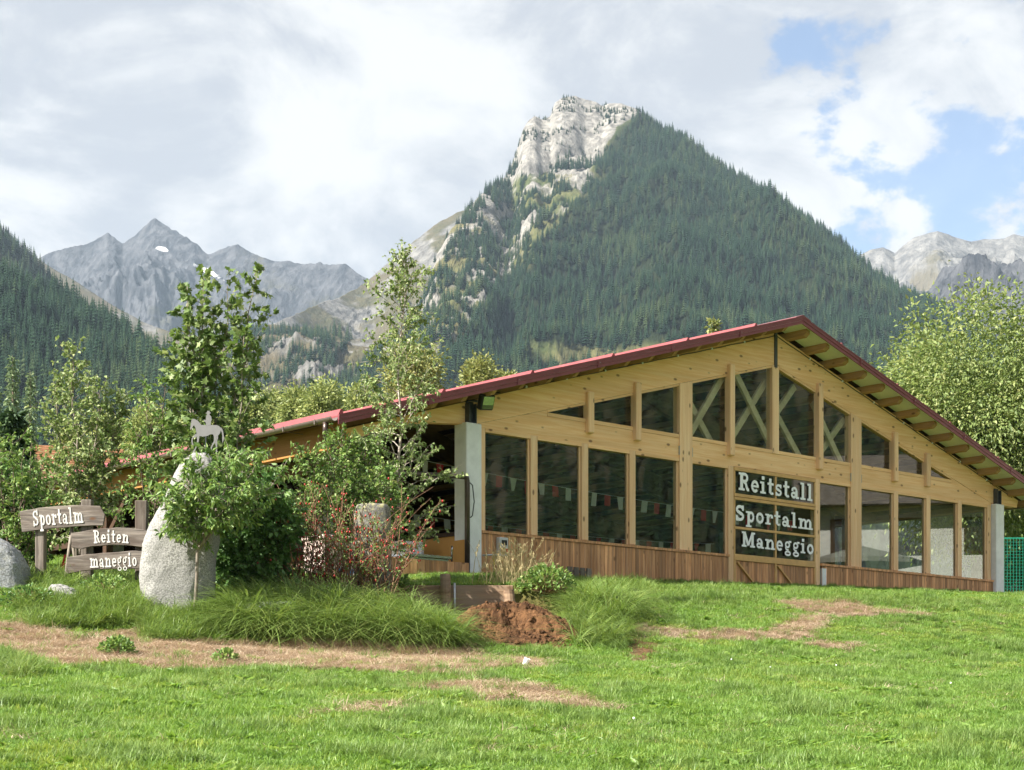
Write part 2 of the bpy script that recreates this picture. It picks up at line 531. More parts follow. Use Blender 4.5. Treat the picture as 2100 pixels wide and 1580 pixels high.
M['forest_pale'] = leaf_mat('far_larch', (0.024, 0.048, 0.020), (0.042, 0.072, 0.029), (0.075, 0.102, 0.042), 0.15, rough=0.8, spec=0.15, rnd=0.6)
M['grass'] = leaf_mat('meadow_grass', (0.088, 0.180, 0.030), (0.178, 0.310, 0.060), (0.36, 0.475, 0.135), 0.38, rough=0.45, spec=0.35, rnd=0.5)
M['grass_tall'] = leaf_mat('tall_grass', (0.101, 0.176, 0.035), (0.189, 0.290, 0.068), (0.392, 0.446, 0.149), 0.34, rough=0.45, spec=0.35, rnd=0.4)
M['straw'] = leaf_mat('dry_straw', (0.33, 0.245, 0.16), (0.52, 0.415, 0.295), (0.74, 0.63, 0.48), 0.15, rough=0.8, spec=0.2, rnd=0.35)
M['seed_grass'] = leaf_mat('seeding_grass', (0.30, 0.24, 0.11), (0.46, 0.38, 0.20), (0.60, 0.52, 0.30), 0.3)
M['hip'] = plain_mat('red_rose_hip', (0.40, 0.03, 0.025), 0.3, spec=0.5, var=0.25, scale=30)

M['grass_dark'] = leaf_mat('dark_meadow_grass', (0.086, 0.161, 0.034), (0.167, 0.270, 0.067), (0.333, 0.437, 0.138), 0.36, rough=0.45, spec=0.3, rnd=0.5)
M['grass_yellow'] = leaf_mat('yellow_meadow_grass', (0.13, 0.205, 0.034), (0.245, 0.345, 0.068), (0.43, 0.49, 0.14), 0.40, rough=0.5, spec=0.3, rnd=0.5)
M['earth_log'] = M['plank']

# ------------------------------------------------------------------ the meadow and its bank
_q = [-60, -8, 0, 11.8, 22, 24.7, 28.3, 30.15, 33.5, 36, 39.5, 43, 60, 9000]
_z = [-3.0, -0.7, 0, 1.16, 2.2, 2.47, 3.2, 3.62, 4.2, 4.5, 4.86, 5.02, 5.05, 5.05]
_qq = np.linspace(-60, 80, 2801)
_zz = np.interp(_qq, _q, _z)
_ker = np.exp(-0.5*(np.arange(-40, 41)/14.0)**2); _ker /= _ker.sum()
_zz = np.convolve(np.pad(_zz, 40, mode='edge'), _ker, mode='valid')
PLANK_Y = 30.0
def ground(X, Y, detail=True):
    X = np.asarray(X, float); Y = np.asarray(Y, float)
    q = Y - 0.45*np.clip(X, -16, 26)
    z = np.interp(q, _qq, _zz)
    # plateau retained by the planks, and the hollow dug in front of them
    wx = sstep(-3.2, -2.0, X)*(1-sstep(0.25, 1.3, X))
    behind = sstep(29.99, 30.06, Y)*(1-sstep(33.5, 36.5, Y))*wx
    z = z + (np.maximum(z, 3.92 + 0.12*(Y-30)) - z)*behind
    front = (1-sstep(29.94, 30.0, Y))*sstep(26.3, 28.6, Y)*sstep(-2.9, -1.7, X)*(1-sstep(0.7, 1.5, X))
    z = z - front*np.clip(z-3.12, 0, 1)*0.92
    # grassy hump right of the dirt, low mound of the planted bed
    z = z + 0.22*np.exp(-(((X-1.55)/0.85)**2 + ((Y-29.3)/1.3)**2))
    z = z + 0.20*np.exp(-(((X+4.5)/2.6)**2 + ((Y-27.2)/1.3)**2))
    z = z - 0.16*np.exp(-(((X+3.5)/4.5)**2 + ((Y-24.0)/0.9)**2))
    if detail:
        near = 1 - sstep(45, 70, np.hypot(X, Y-25))
        z = z + near*(0.06*fbm(X*0.55, Y*0.55, 3, 4) + 0.025*fbm(X*2.2, Y*2.2, 2, 9))
    return z
def gz(x, y):
    return float(ground(np.array([x]), np.array([y]))[0])
_dm = np.arange(6.0, 70.0, 0.04)
def hit(px, py):
    X = (px-1050.0)/F*_dm; Z = CAMZ + (1460.0-py)/F*_dm
    g = ground(X, _dm, False)
    ok = g >= Z
    i = int(np.argmax(ok)) if ok.any() else 600 + int(np.argmax((g-Z)[600:]/_dm[600:]))
    return (float(X[i]), float(_dm[i]))
DRY_PX = [
    [(-40,1285),(60,1265),(150,1300),(270,1290),(420,1318),(560,1302),(700,1312),(860,1322),(960,1318),(985,1345),(1030,1378),(960,1395),(840,1382),(700,1378),(560,1372),(400,1382),(250,1370),(120,1372),(40,1345),(-40,1335)],
    [(690,1456),(740,1446),(820,1444),(838,1462),(760,1474),(690,1470)],
    [(812,1412),(900,1404),(1010,1398),(1120,1414),(1230,1440),(1236,1456),(1150,1462),(1060,1452),(1000,1434),(900,1428)],
    [(1300,1290),(1390,1292),(1520,1298),(1600,1290),(1640,1268),(1700,1262),(1700,1280),(1660,1302),(1620,1318),(1500,1312),(1330,1312)],
    [(1600,1240),(1700,1228),(1760,1240),(1800,1252),(1900,1258),(1900,1266),(1780,1262),(1690,1262),(1640,1252)],
    [(1640,1312),(1720,1318),(1770,1330),(1720,1336),(1650,1324)],
    [(1010,1352),(1070,1350),(1130,1358),(1130,1372),(1050,1376)],
]
SOIL_PX = [
    [(950,1250),(1040,1225),(1130,1240),(1170,1290),(1160,1330),(1060,1330),(985,1320),(960,1290)],
    [(1262,1312),(1300,1304),(1345,1322),(1345,1352),(1290,1356)],
    [(1160,1432),(1215,1434),(1240,1448),(1190,1456),(1150,1450)],
    [(380,1330),(520,1326),(560,1340),(480,1352),(390,1346)],
]
DRY_W = [[hit(*p) for p in poly] for poly in DRY_PX]
SOIL_W = [[hit(*p) for p in poly] for poly in SOIL_PX]
def patch(X, Y, polys, edge=0.35, seed=3):
    wx = X + edge*fbm(X*0.9, Y*0.9, 3, seed); wy = Y + edge*fbm(X*0.9, Y*0.9, 3, seed+8)
    wx = wx + 0.12*fbm(X*5, Y*5, 2, seed+2); wy = wy + 0.2*fbm(X*5, Y*5, 2, seed+5)
    r = np.zeros(X.shape, bool)
    for p in polys:
        r |= inpoly(wx, wy, p)
    return r
def nonuni(a, b, step, lo, hi, n):
    core = np.arange(a, b+step/2, step)
    r = b + (hi-b)*((np.arange(1, n+1)/n)**3.2)
    l = a - (a-lo)*((np.arange(1, n+1)/n)**3.2)
    return np.concatenate([l[::-1], core, r])
gx = nonuni(-12.5, 18.5, 0.125, -3600, 3600, 40)
gy = nonuni(8.5, 50.0, 0.125, -700, 6300, 40)
GX, GY = np.meshgrid(gx, gy)
GZ = ground(GX, GY)
nx, ny = len(gx), len(gy)
idx = np.arange(nx*ny).reshape(ny, nx)
quads = np.stack([idx[:-1,:-1], idx[:-1,1:], idx[1:,1:], idx[1:,:-1]], -1).reshape(-1, 4)
dryA = patch(GX, GY, DRY_W).astype(float); soilA = patch(GX, GY, SOIL_W, 0.2, 5).astype(float)
def blur(a, n=2):
    for _ in range(n):
        p = np.pad(a, 1, mode='edge')
        a = (p[:-2,1:-1]+p[2:,1:-1]+p[1:-1,:-2]+p[1:-1,2:]+2*a)/6
    return a
m, t, o = new_mat('meadow_ground')
v, _ = objvec(t, False)
nf = noise_n(t, v, 14, 6, 0.65); nb = noise_n(t, v, 1.3, 4, 0.6); nv = noise_n(t, v, 60, 4, 0.7)
gcol = mix_c(t, maprange(t, nf, 0.3, 0.7), (0.055, 0.085, 0.018), (0.12, 0.17, 0.035))
gcol = mix_c(t, maprange(t, nb, 0.35, 0.7, 0, 0.5), gcol, (0.14, 0.15, 0.045))
dcol = mix_c(t, maprange(t, nv, 0.3, 0.7), (0.24, 0.17, 0.11), (0.52, 0.41, 0.29))
dcol = mix_c(t, maprange(t, nf, 0.52, 0.70, 0, 0.6), dcol, (0.16, 0.10, 0.065))
scol = mix_c(t, maprange(t, nf, 0.3, 0.7), (0.07, 0.040, 0.024), (0.19, 0.105, 0.055))
c = mix_c(t, attr(t, 'dry'), gcol, dcol)
c = mix_c(t, attr(t, 'soil'), c, scol)
principled(t, o, c, 0.95, spec=0.1, bump=nf, bump_s=0.8, bump_d=0.05)
gme = npmesh('ground', np.stack([GX, GY, GZ], -1).reshape(-1, 3), quads, m, True,
             {'dry': blur(dryA).ravel(), 'soil': blur(soilA).ravel()})
tag(link('ground', gme), 'green meadow rising in a bank to the riding hall', None, None, 'structure')

# ------------------------------------------------------------------ mountains
def interp_fn(pts):
    xs = [p[0] for p in pts]; ys = [p[1] for p in pts]
    return lambda x: np.interp(x, xs, ys)
class Sheet:
    """a mountain side: for each bearing it climbs from its foot to its crest, then falls away behind"""
    def __init__(self, crest, yc, yb, p, amp, wl, seed, cliff=None, zb=0.0, crest_amp=0.15):
        self.crest = interp_fn(crest); self.yc = interp_fn(yc); self.yb = interp_fn(yb)
        self.p = p; self.amp = amp; self.wl = wl; self.seed = seed; self.cliff = cliff; self.zb = zb; self.ca = crest_amp
    def z(self, px, Y):
        yc = self.yc(px); yb = self.yb(px)
        zc = CAMZ + (1460-self.crest(px))/F*yc
        t = (Y-yb)/(yc-yb)
        tt = np.clip(t, 0, 1)
        s = tt**self.p
        if self.cliff is not None:
            c = self.cliff(px)
            s2 = np.where(tt < 0.93, 0.855*(tt/0.93)**self.p, 0.855+0.145*((tt-0.93)/0.07)**0.7)
            s = s*(1-c)+s2*c
        z = self.zb + (zc-self.zb)*s
        X = (px-1050)/F*Y
        n = ridged(X/self.wl, Y/self.wl, 7, self.seed, 0.62)
        n2 = fbm(X/(self.wl*2.2), Y/(self.wl*2.2), 3, self.seed+20)
        w = sstep(0, 0.15, tt)*(self.ca + (1-self.ca)*(1-sstep(0.8, 1.0, tt)))
        z = z + (n-0.25)*self.amp*w + n2*self.amp*0.9*w*(1-sstep(0.85, 1.0, tt))
        back = np.clip(t-1, 0, None)*(yc-yb)
        return z - back*0.75
    def mesh(self, name, px0, px1, npx, rows, mat, attrs=None, back=0.12):
        pxs = np.linspace(px0, px1, npx)
        ts = np.concatenate([np.linspace(0, 0.8, int(rows*0.6), endpoint=False), np.linspace(0.8, 1.0, int(rows*0.4)), np.linspace(1.02, 1+back, 5)])
        PX, T = np.meshgrid(pxs, ts)
        Y = self.yb(PX) + T*(self.yc(PX)-self.yb(PX))
        Z = self.z(PX, Y)
        X = (PX-1050)/F*Y
        h, w = PX.shape
        i = np.arange(h*w).reshape(h, w)
        q = np.stack([i[:-1,:-1], i[:-1,1:], i[1:,1:], i[1:,:-1]], -1).reshape(-1, 4)
        A = {}
        PY = 1460-(Z-CAMZ)/Y*F
        if attrs:
            for k, fn in attrs.items():
                A[k] = fn(PX, PY, X, Y, Z).ravel()
        me = npmesh(name, np.stack([X, Y, Z], -1).reshape(-1, 3), q, mat, True, A)
        return link(name, me)
def mountain_mat(name, rock_a, rock_b, green_a, green_b, scale=0.02, snow=False, bump=4.0, brown=(0.14, 0.12, 0.085)):
    m, t, o = new_mat(name)
    v, _ = objvec(t, False)
    n1 = noise_n(t, v, scale*1.0, 8, 0.65)
    n2 = noise_n(t, mapping_n(t, v, scale=(1, 1, 0.35)), scale*5, 8, 0.7)
    n3 = noise_n(t, v, scale*0.35, 5, 0.6)
    rc = mix_c(t, maprange(t, n2, 0.32, 0.68), rock_a, rock_b)
    rc = mix_c(t, maprange(t, n1, 0.5, 0.7, 0, 0.45), rc, tuple(x*0.5 for x in rock_a))
    rd = N(t, 'ShaderNodeTexNoise'); rd.noise_type = 'RIDGED_MULTIFRACTAL'
    rd.inputs['Scale'].default_value = scale*2.6; rd.inputs['Detail'].default_value = 7; rd.inputs['Roughness'].default_value = 0.62
    L(t, mapping_n(t, v, scale=(1.0, 1.0, 0.55), rot=(0.2, 0.5, 0.3)), rd.inputs['Vector'])
    crack = maprange(t, rd.outputs['Fac'], 0.55, 1.35, 0.0, 0.8)
    rc = mix_c(t, crack, rc, tuple(x*0.38 for x in rock_a))
    gc = mix_c(t, maprange(t, n2, 0.3, 0.7), green_a, green_b)
    gc = mix_c(t, maprange(t, n3, 0.4, 0.65, 0, 0.7), gc, brown)
    g = math_n(t, 'ADD', attr(t, 'green'), math_n(t, 'MULTIPLY', math_n(t, 'SUBTRACT', n1, 0.5), 1.1))
    c = mix_c(t, maprange(t, g, 0.42, 0.60), rc, gc)
    c = mix_c(t, attr(t, 'wood'), c, (0.016, 0.024, 0.011))
    if snow:
        s = math_n(t, 'ADD', attr(t, 'snow'), math_n(t, 'MULTIPLY', math_n(t, 'SUBTRACT', n2, 0.5), 0.9))
        c = mix_c(t, maprange(t, s, 0.5, 0.62), c, (0.78, 0.78, 0.78))
    principled(t, o, c, 0.95, spec=0.08, bump=math_n(t, 'SUBTRACT', math_n(t, 'ADD', n2, n1), math_n(t, 'MULTIPLY', crack, 0.8)), bump_s=1.0, bump_d=bump)
    return m
# main mountain
main = Sheet(crest=[(300,960),(520,880),(640,812),(720,770),(780,720),(835,672),(860,640),(872,600),(895,530),(925,476),(955,440),(985,402),(1030,370),(1046,350),(1058,318),(1072,268),(1084,248),(1097,240),(1112,246),(1130,238),(1137,212),(1152,200),(1180,198),(1200,206),(1222,212),(1236,222),(1250,216),(1275,216),(1302,224),(1320,240),(1340,256),(1372,268),(1420,298),(1480,340),(1540,375),(1600,415),(1660,455),(1720,502),(1780,553),(1840,590),(1910,632),(2000,690),(2160,790)],
             yc=[(300,1300),(640,1500),(860,2000),(1050,2500),(1200,2600),(1320,2550),(1600,2250),(1900,1950),(2160,1700)],
             yb=[(300,600),(2160,600)], p=1.32, amp=66, wl=250, seed=2,
             cliff=interp_fn([(990,0),(1045,0.85),(1130,1),(1290,1),(1340,0.2),(1400,0)]), crest_amp=0.10)
# line that parts the rocky left face from the forest on the right
_rib = interp_fn([(190,1330),(230,1318),(262,1262),(300,1240),(340,1226),(380,1212),(440,1150),(500,1098),(560,1050),(620,1000),(690,945),(760,885),(830,850)])
def main_green(PX, PY, X, Y, Z):
    rib = _rib(PY) + 26*fbm(X/140, Y/140, 3, 31)
    g = sstep(-18, 18, PX-rib)
    patchy = 0.47 + 0.75*fbm(X/85, Y/85, 3, 12)
    cl = main.cliff(PX)*(1-sstep(335, 372, PY))*(PX < 1330-(PY-215)*0.95)
    left = np.where(cl > 0.4, 0.10+0.55*np.clip(fbm(X/60, Z/34, 3, 40), 0, 1)*1.0, patchy)
    top = 0.55*sstep(0.93, 0.985, 0*PY + np.clip((Y-main.yb(PX))/(main.yc(PX)-main.yb(PX)), 0, 1))*main.cliff(PX)
    return np.clip(np.maximum(g*0.95, left), 0, 1)
M['mtn_main'] = mountain_mat('limestone_and_turf', (0.13, 0.125, 0.115), (0.34, 0.325, 0.295), (0.045, 0.065, 0.022), (0.10, 0.11, 0.045), 0.02, bump=5.0, brown=(0.19, 0.16, 0.08))
tag(main.mesh('mountain_peak', 300, 2160, 560, 330, M['mtn_main'], {'green': main_green, 'wood': lambda PX,PY,X,Y,Z: sstep(-14, 22, PX-_rib(PY)-26*fbm(X/140, Y/140, 3, 31))*(1-inpoly(PX, PY, [(1080,712),(1130,704),(1260,716),(1400,704),(1400,745),(1140,750)]))}), 'steep forested peak with a bare pale rock top', None, None, 'structure')
# near forested slope, left
leftn = Sheet(crest=[(-260,450),(-60,530),(0,562),(60,590),(140,626),(200,656),(250,684),(300,716),(345,748),(400,796),(450,832),(520,885),(600,935)],
              yc=[(-260,1250),(140,1350),(345,1150),(600,900)], yb=[(-260,420),(600,520)], p=1.25, amp=26, wl=150, seed=5)
M['mtn_left'] = mountain_mat('forest_floor', (0.2, 0.19, 0.17), (0.4, 0.38, 0.34), (0.03, 0.045, 0.02), (0.07, 0.085, 0.035), 0.03)
tag(leftn.mesh('forested_slope', -260, 600, 150, 120, M['mtn_left'], {'green': lambda a,b,c,d,e: 0.95+0*a, 'wood': lambda a,b,c,d,e: 0.9+0*a}), 'dark forested hillside on the left', None, None, 'structure')
# higher ridge behind it
leftf = Sheet(crest=[(-260,350),(-40,436),(0,472),(40,508),(75,542),(110,588),(140,622),(170,656),(220,710),(300,790)],
              yc=[(-260,2100),(300,2100)], yb=[(-260,1200),(300,1300)], p=1.1, amp=30, wl=170, seed=8)
tag(leftf.mesh('ridge', -260, 300, 110, 90, M['mtn_left'], {'green': lambda a,b,c,d,e: 0.9+0*a, 'wood': lambda a,b,c,d,e: 0.6+0*a}), 'lighter forested ridge behind the left hillside', None, None, 'structure')
# tan alpine slope, left of the valley
M['alp'] = mountain_mat('alpine_turf', (0.09, 0.088, 0.085), (0.22, 0.215, 0.20), (0.055, 0.060, 0.030), (0.105, 0.092, 0.052), 0.012, bump=6.0, brown=(0.12, 0.095, 0.066))
alpl = Sheet(crest=[(60,520),(120,560),(160,582),(220,622),(290,660),(350,684),(400,690),(470,700),(560,740)],
             yc=[(60,3600),(560,3300)], yb=[(60,2300),(560,2500)], p=1.0, amp=35, wl=260, seed=13)
tag(alpl.mesh('alpine_slope', 60, 560, 130, 90, M['alp'], {'green': lambda a,b,X,Y,e: 0.72+0.5*fbm(X/180, Y/180, 3, 3)}), 'tan alpine pasture slope below the far grey peaks', None, None, 'structure')
# slope right of the valley, running up behind the main peak
alpr = Sheet(crest=[(480,690),(560,668),(620,640),(680,618),(730,598),(760,574),(800,536),(850,494),(900,458),(940,436),(985,420),(1050,400),(1150,390)],
             yc=[(480,2700),(600,2900),(760,3300),(1150,3600)], yb=[(480,1700),(1150,2200)], p=1.05, amp=60, wl=240, seed=17)
def alpr_green(PX, PY, X, Y, Z):
    return np.clip(0.55 - 0.16*sstep(600, 480, PY) + 0.7*fbm(X/120, Y/120, 4, 23), 0, 1)
tag(alpr.mesh('scree_slope', 480, 1150, 220, 150, M['alp'], {'green': alpr_green}), 'grey and tan scree slope rising behind the main peak', None, None, 'structure')
# valley floor step with rock and trees
val = Sheet(crest=[(400,700),(470,690),(520,676),(570,668),(620,668),(680,684),(730,700),(800,716),(860,720)],
            yc=[(400,2300),(860,2100)], yb=[(400,800),(860,800)], p=1.12, amp=52, wl=170, seed=27)
def val_green(PX, PY, X, Y, Z):
    return np.clip(0.62 + 0.9*fbm(X/70, Y/70, 4, 29), 0, 1)
tag(val.mesh('valley_step', 400, 860, 170, 150, M['alp'], {'green': val_green}), 'rocky valley step with scattered trees and pasture', None, None, 'structure')
# far grey peaks, left
M['far_rock'] = mountain_mat('far_haze_toned_rock', (0.030, 0.034, 0.042), (0.115, 0.118, 0.128), (0.055, 0.058, 0.048), (0.095, 0.092, 0.075), 0.006, snow=True, bump=16)  # dark bluish tone puts distance haze into the rock colour
farl = Sheet(crest=[(40,560),(100,526),(140,514),(185,500),(205,490),(221,482),(236,490),(252,502),(272,490),(296,470),(317,457),(345,470),(380,492),(400,504),(425,524),(450,517),(484,510),(520,524),(560,534),(600,540),(650,548),(690,549),(706,545),(730,556),(752,572),(800,610),(900,680)],
             yc=[(40,5200),(317,5200),(900,4700)], yb=[(40,3500),(900,3500)], p=1.15, amp=185, wl=330, seed=33, crest_amp=0.13)
def far_snow(PX, PY, X, Y, Z):
    a = np.exp(-(((PX-333)/20)**2 + ((PY-511-(PX-333)*0.25)/7)**2))
    b = np.exp(-(((PX-425)/46)**2 + ((PY-556-(PX-425)*0.5)/9)**2))
    return np.clip(a+b, 0, 1)*0.8
def farl_green(PX, PY, X, Y, Z):
    return np.clip(0.25+0.4*fbm(X/300, Y/300, 4, 6)+0.15*sstep(560, 640, PY), 0, 1)
tag(farl.mesh('far_peaks', 40, 900, 360, 190, M['far_rock'], {'green': farl_green, 'snow': far_snow}), 'hazy blue grey rocky peaks with small snow patches', None, None, 'structure')
# far rocks, right
M['far_rock_r'] = mountain_mat('far_pale_rock', (0.10, 0.10, 0.10), (0.25, 0.245, 0.235), (0.115, 0.11, 0.08), (0.165, 0.15, 0.11), 0.007, bump=14)
farr = Sheet(crest=[(1640,600),(1740,540),(1775,522),(1788,516),(1812,511),(1835,522),(1848,510),(1872,490),(1905,477),(1922,473),(1945,482),(1970,492),(1990,497),(2020,492),(2060,492),(2080,484),(2100,490),(2200,470)],
             yc=[(1640,4400),(2200,4400)], yb=[(1640,2500),(2200,2500)], p=1.2, amp=150, wl=380, seed=41, crest_amp=0.08)
tag(farr.mesh('far_crags', 1640, 2200, 240, 160, M['far_rock_r'], {'green': lambda PX,PY,X,Y,Z: np.clip(0.28+0.6*fbm(X/260,Y/260,4,3),0,1)}), 'pale sunlit crags on the right behind the forested peak', None, None, 'structure')
farr2 = Sheet(crest=[(1850,640),(1905,590),(1935,552),(1975,530),(2010,525),(2050,540),(2100,560),(2200,580)],
              yc=[(1850,3000),(2200,3000)], yb=[(1850,1700),(2200,1700)], p=1.1, amp=125, wl=210, seed=47, crest_amp=0.28)
tag(farr2.mesh('crag_shoulder', 1850, 2200, 130, 100, M['far_rock'], {'green': lambda PX,PY,X,Y,Z: np.clip(0.2+0.5*fbm(X/200,Y/200,4,3),0,1), 'snow': lambda a,b,c,d,e: 0*a}), 'darker grey rock shoulder before the pale crags', None, None, 'structure')
# wooded valley side to the right of the camera (the windows mirror it)
hx = np.linspace(440, 1400, 70); hy = np.linspace(-420, 560, 70)
HX, HY = np.meshgrid(hx, hy)
def side_z(X, Y):
    return 2.0 + np.clip(X-450, 0, 1000)*0.55 + 30*fbm(X/160, Y/160, 4, 51)*sstep(450, 540, X)
i = np.arange(HX.size).reshape(HX.shape)
q = np.stack([i[:-1,:-1], i[:-1,1:], i[1:,1:], i[1:,:-1]], -1).reshape(-1, 4)
me = npmesh('hillside', np.stack([HX, HY, side_z(HX, HY)], -1).reshape(-1, 3), q, M['mtn_left'], True, {'green': np.ones(HX.size)})
tag(link('hillside', me), 'wooded valley side mirrored in the hall windows', None, None, 'structure')

# ------------------------------------------------------------------ scattering of uncountable things
def scatter(name, pts, rot, scl, idx, protos, label, cat, kind='stuff'):
    """one object: instances of the prototype meshes on the given points (geometry nodes)"""
    me = bpy.data.meshes.new(name)
    n = len(pts)
    me.vertices.add(n)
    me.vertices.foreach_set('co', np.asarray(pts, np.float32).ravel())
    a = me.attributes.new('rot', 'FLOAT_VECTOR', 'POINT'); a.data.foreach_set('vector', np.asarray(rot, np.float32).ravel())
    a = me.attributes.new('scl', 'FLOAT_VECTOR', 'POINT'); a.data.foreach_set('vector', np.asarray(scl, np.float32).ravel())
    a = me.attributes.new('idx', 'INT', 'POINT'); a.data.foreach_set('value', np.asarray(idx, np.int32))
    o = link(name, me)
    g = bpy.data.node_groups.new(name + '_scatter', 'GeometryNodeTree')
    g.interface.new_socket('Geometry', in_out='INPUT', socket_type='NodeSocketGeometry')
    g.interface.new_socket('Geometry', in_out='OUTPUT', socket_type='NodeSocketGeometry')
    gi = g.nodes.new('NodeGroupInput'); go = g.nodes.new('NodeGroupOutput')
    jn = g.nodes.new('GeometryNodeJoinGeometry')
    def named(nm, dt):
        x = g.nodes.new('GeometryNodeInputNamedAttribute'); x.data_type = dt
        x.inputs['Name'].default_value = nm
        return x.outputs[0]
    rv = named('rot', 'FLOAT_VECTOR'); sv = named('scl', 'FLOAT_VECTOR'); iv = named('idx', 'INT')
    er = g.nodes.new('FunctionNodeEulerToRotation'); g.links.new(rv, er.inputs[0])
    for k, p in enumerate(protos):
        oi = g.nodes.new('GeometryNodeObjectInfo'); oi.inputs['Object'].default_value = p
        cmp_ = g.nodes.new('FunctionNodeCompare'); cmp_.data_type = 'INT'; cmp_.operation = 'EQUAL'
        ins = [s for s in cmp_.inputs if s.type == 'INT']
        g.links.new(iv, ins[0]); ins[1].default_value = k
        ip = g.nodes.new('GeometryNodeInstanceOnPoints')
        g.links.new(gi.outputs[0], ip.inputs['Points'])
        g.links.new(cmp_.outputs[0], ip.inputs['Selection'])
        g.links.new(oi.outputs['Geometry'], ip.inputs['Instance'])
        g.links.new(er.outputs[0], ip.inputs['Rotation'])
        g.links.new(sv, ip.inputs['Scale'])
        g.links.new(ip.outputs[0], jn.inputs[0])
    g.links.new(jn.outputs[0], go.inputs[0])
    md = o.modifiers.new('scatter', 'NODES'); md.node_group = g
    return tag(o, label, cat, None, kind)
def proto(name, me):
    return bpy.data.objects.new(name, me)

rng = np.random.RandomState(11)
def conifer_proto(name, mat, tiers, slim, seed, trunk=0.06):
    r = np.random.RandomState(seed)
    V = []; T = []; tint = []
    # unit height; drooping ragged skirts of branches
    for k in range(tiers):
        f = k/(tiers-1)
        z = 0.10 + 0.86*f
        rad = slim*(1-f)**0.85*(0.85+0.3*r.rand()) + 0.012
        nb = 9
        b = len(V); V.append((0, 0, z+0.11*(1-0.5*f))); tint.append(0.95)
        ph = r.rand()*6.28
        for j in range(nb*2):
            a = ph + math.pi*j/nb
            rr = rad*(1.0 + 0.35*(r.rand()-0.5)) if j % 2 == 0 else rad*0.42
            zz = z - (0.035+0.05*r.rand() if j % 2 == 0 else -0.01)
            V.append((rr*math.cos(a), rr*math.sin(a), zz)); tint.append(0.40+0.3*r.rand() if j % 2 == 0 else 0.0)  # lit tier tops and shaded gaps are painted into the tint
        for j in range(nb*2):
            T.append((b, b+1+j, b+1+(j+1) % (nb*2)))
    b = len(V); V.append((0, 0, 1.03)); tint.append(0.8)
    for j in range(3):
        V.append((0.012*math.cos(j*2.1), 0.012*math.sin(j*2.1), 0.9)); tint.append(0.5)
    T += [(b, b+1, b+2), (b, b+2, b+3), (b, b+3, b+1)]
    b = len(V)
    for z, rr in ((-0.08, trunk*0.3), (0.4, trunk*0.15)):
        for j in range(4):
            V.append((rr*math.cos(j*1.571), rr*math.sin(j*1.571), z)); tint.append(0.0)
    for j in range(4):
        j2 = (j+1) % 4
        T += [(b+j, b+j2, b+4+j2), (b+j, b+4+j2, b+4+j)]
    return proto(name, npmesh(name, np.array(V), np.array(T), mat, False, {'tint': tint}))
con = [conifer_proto('conifer_a', M['forest'], 9, 0.17, 1), conifer_proto('conifer_b', M['forest'], 8, 0.21, 2),
       conifer_proto('conifer_c', M['forest'], 10, 0.145, 3), conifer_proto('conifer_d', M['forest_pale'], 8, 0.19, 4),
       conifer_proto('conifer_e', M['forest_pale'], 9, 0.16, 5)]
def trees_on(sheet, px0, px1, n, keep, hmin, hmax, seed, pale=0.2, t0=0.0):
    r = np.random.RandomState(seed)
    px = px0 + (px1-px0)*r.rand(n)
    yb = sheet.yb(px); yc = sheet.yc(px)
    y0 = yb + t0*(yc-yb); y1 = yb + 1.03*(yc-yb)
    Y = np.sqrt(y0**2 + (y1**2-y0**2)*r.rand(n))
    Z = sheet.z(px, Y); X = (px-1050)/F*Y
    PY = 1460-(Z-CAMZ)/Y*F
    k = keep(px, PY, X, Y, Z, r)
    X, Y, Z = X[k], Y[k], Z[k]
    m_ = len(X)
    h = (hmin + (hmax-hmin)*r.rand(m_)**1.3)*(0.95+0.55*fbm(X/60, Y/60, 3, seed+3))
    zone = fbm(X/110, Y/110, 3, seed+5)
    p = np.clip(pale + 1.1*zone, 0.02, 0.85)
    idx = np.where(r.rand(m_) < p, 3+(r.rand(m_)*2).astype(int), (r.rand(m_)*3).astype(int))
    w = h*(1.0+0.5*r.rand(m_))
    rot = np.zeros((m_, 3)); rot[:, 2] = r.rand(m_)*6.28; rot[:, :2] = 0.05*(r.rand(m_, 2)-0.5)
    return np.stack([X, Y, Z-0.5], -1), rot, np.stack([w, w, h], -1), idx
def keep_main(px, py, X, Y, Z, r):
    g = px > _rib(py) + 24*fbm(X/140, Y/140, 3, 31)
    cl = (main.cliff(px) > 0.4) & (py < 338+14*fbm(px/30, py/30, 2, 8)) & (px < 1330-(py-215)*0.95+14*fbm(px/25, py/25, 2, 6))
    left = (fbm(X/60, Y/60, 3, 12) > -0.03) & (r.rand(len(px)) < 0.75)
    clk = (fbm(X/60, Z/34, 3, 40) > 0.06) & (r.rand(len(px)) < 0.8)
    mead = inpoly(px + 12*fbm(X/20, Y/20, 2, 3), py, [(1080,716),(1130,706),(1260,718),(1400,706),(1400,735),(1250,744),(1140,745),(1085,740)])
    base = np.where(cl, clk, np.where(g, True, left))
    return base & ~mead
mts = trees_on(main, 560, 2120, 46000, keep_main, 10, 20, 3, 0.24, 0.30)
cliffy = (main.cliff((mts[0][:, 0]/mts[0][:, 1])*F+1050) > 0.4) & ((1460-(mts[0][:, 2]-CAMZ)/mts[0][:, 1]*F) < 345) & (((mts[0][:, 0]/mts[0][:, 1])*F+1050) < 1322-((1460-(mts[0][:, 2]-CAMZ)/mts[0][:, 1]*F)-215)*0.95)
mts[2][cliffy] *= 0.48
scatter('mountain_forest', *mts, con, 'dense dark conifer forest covering the steep peak', 'forest')
lts = trees_on(leftn, -200, 590, 7500, lambda px,py,X,Y,Z,r: np.ones(len(px), bool), 12, 22, 5, 0.12, 0.30)
scatter('hillside_forest', *lts, con, 'dark conifer forest on the left hillside', 'forest')
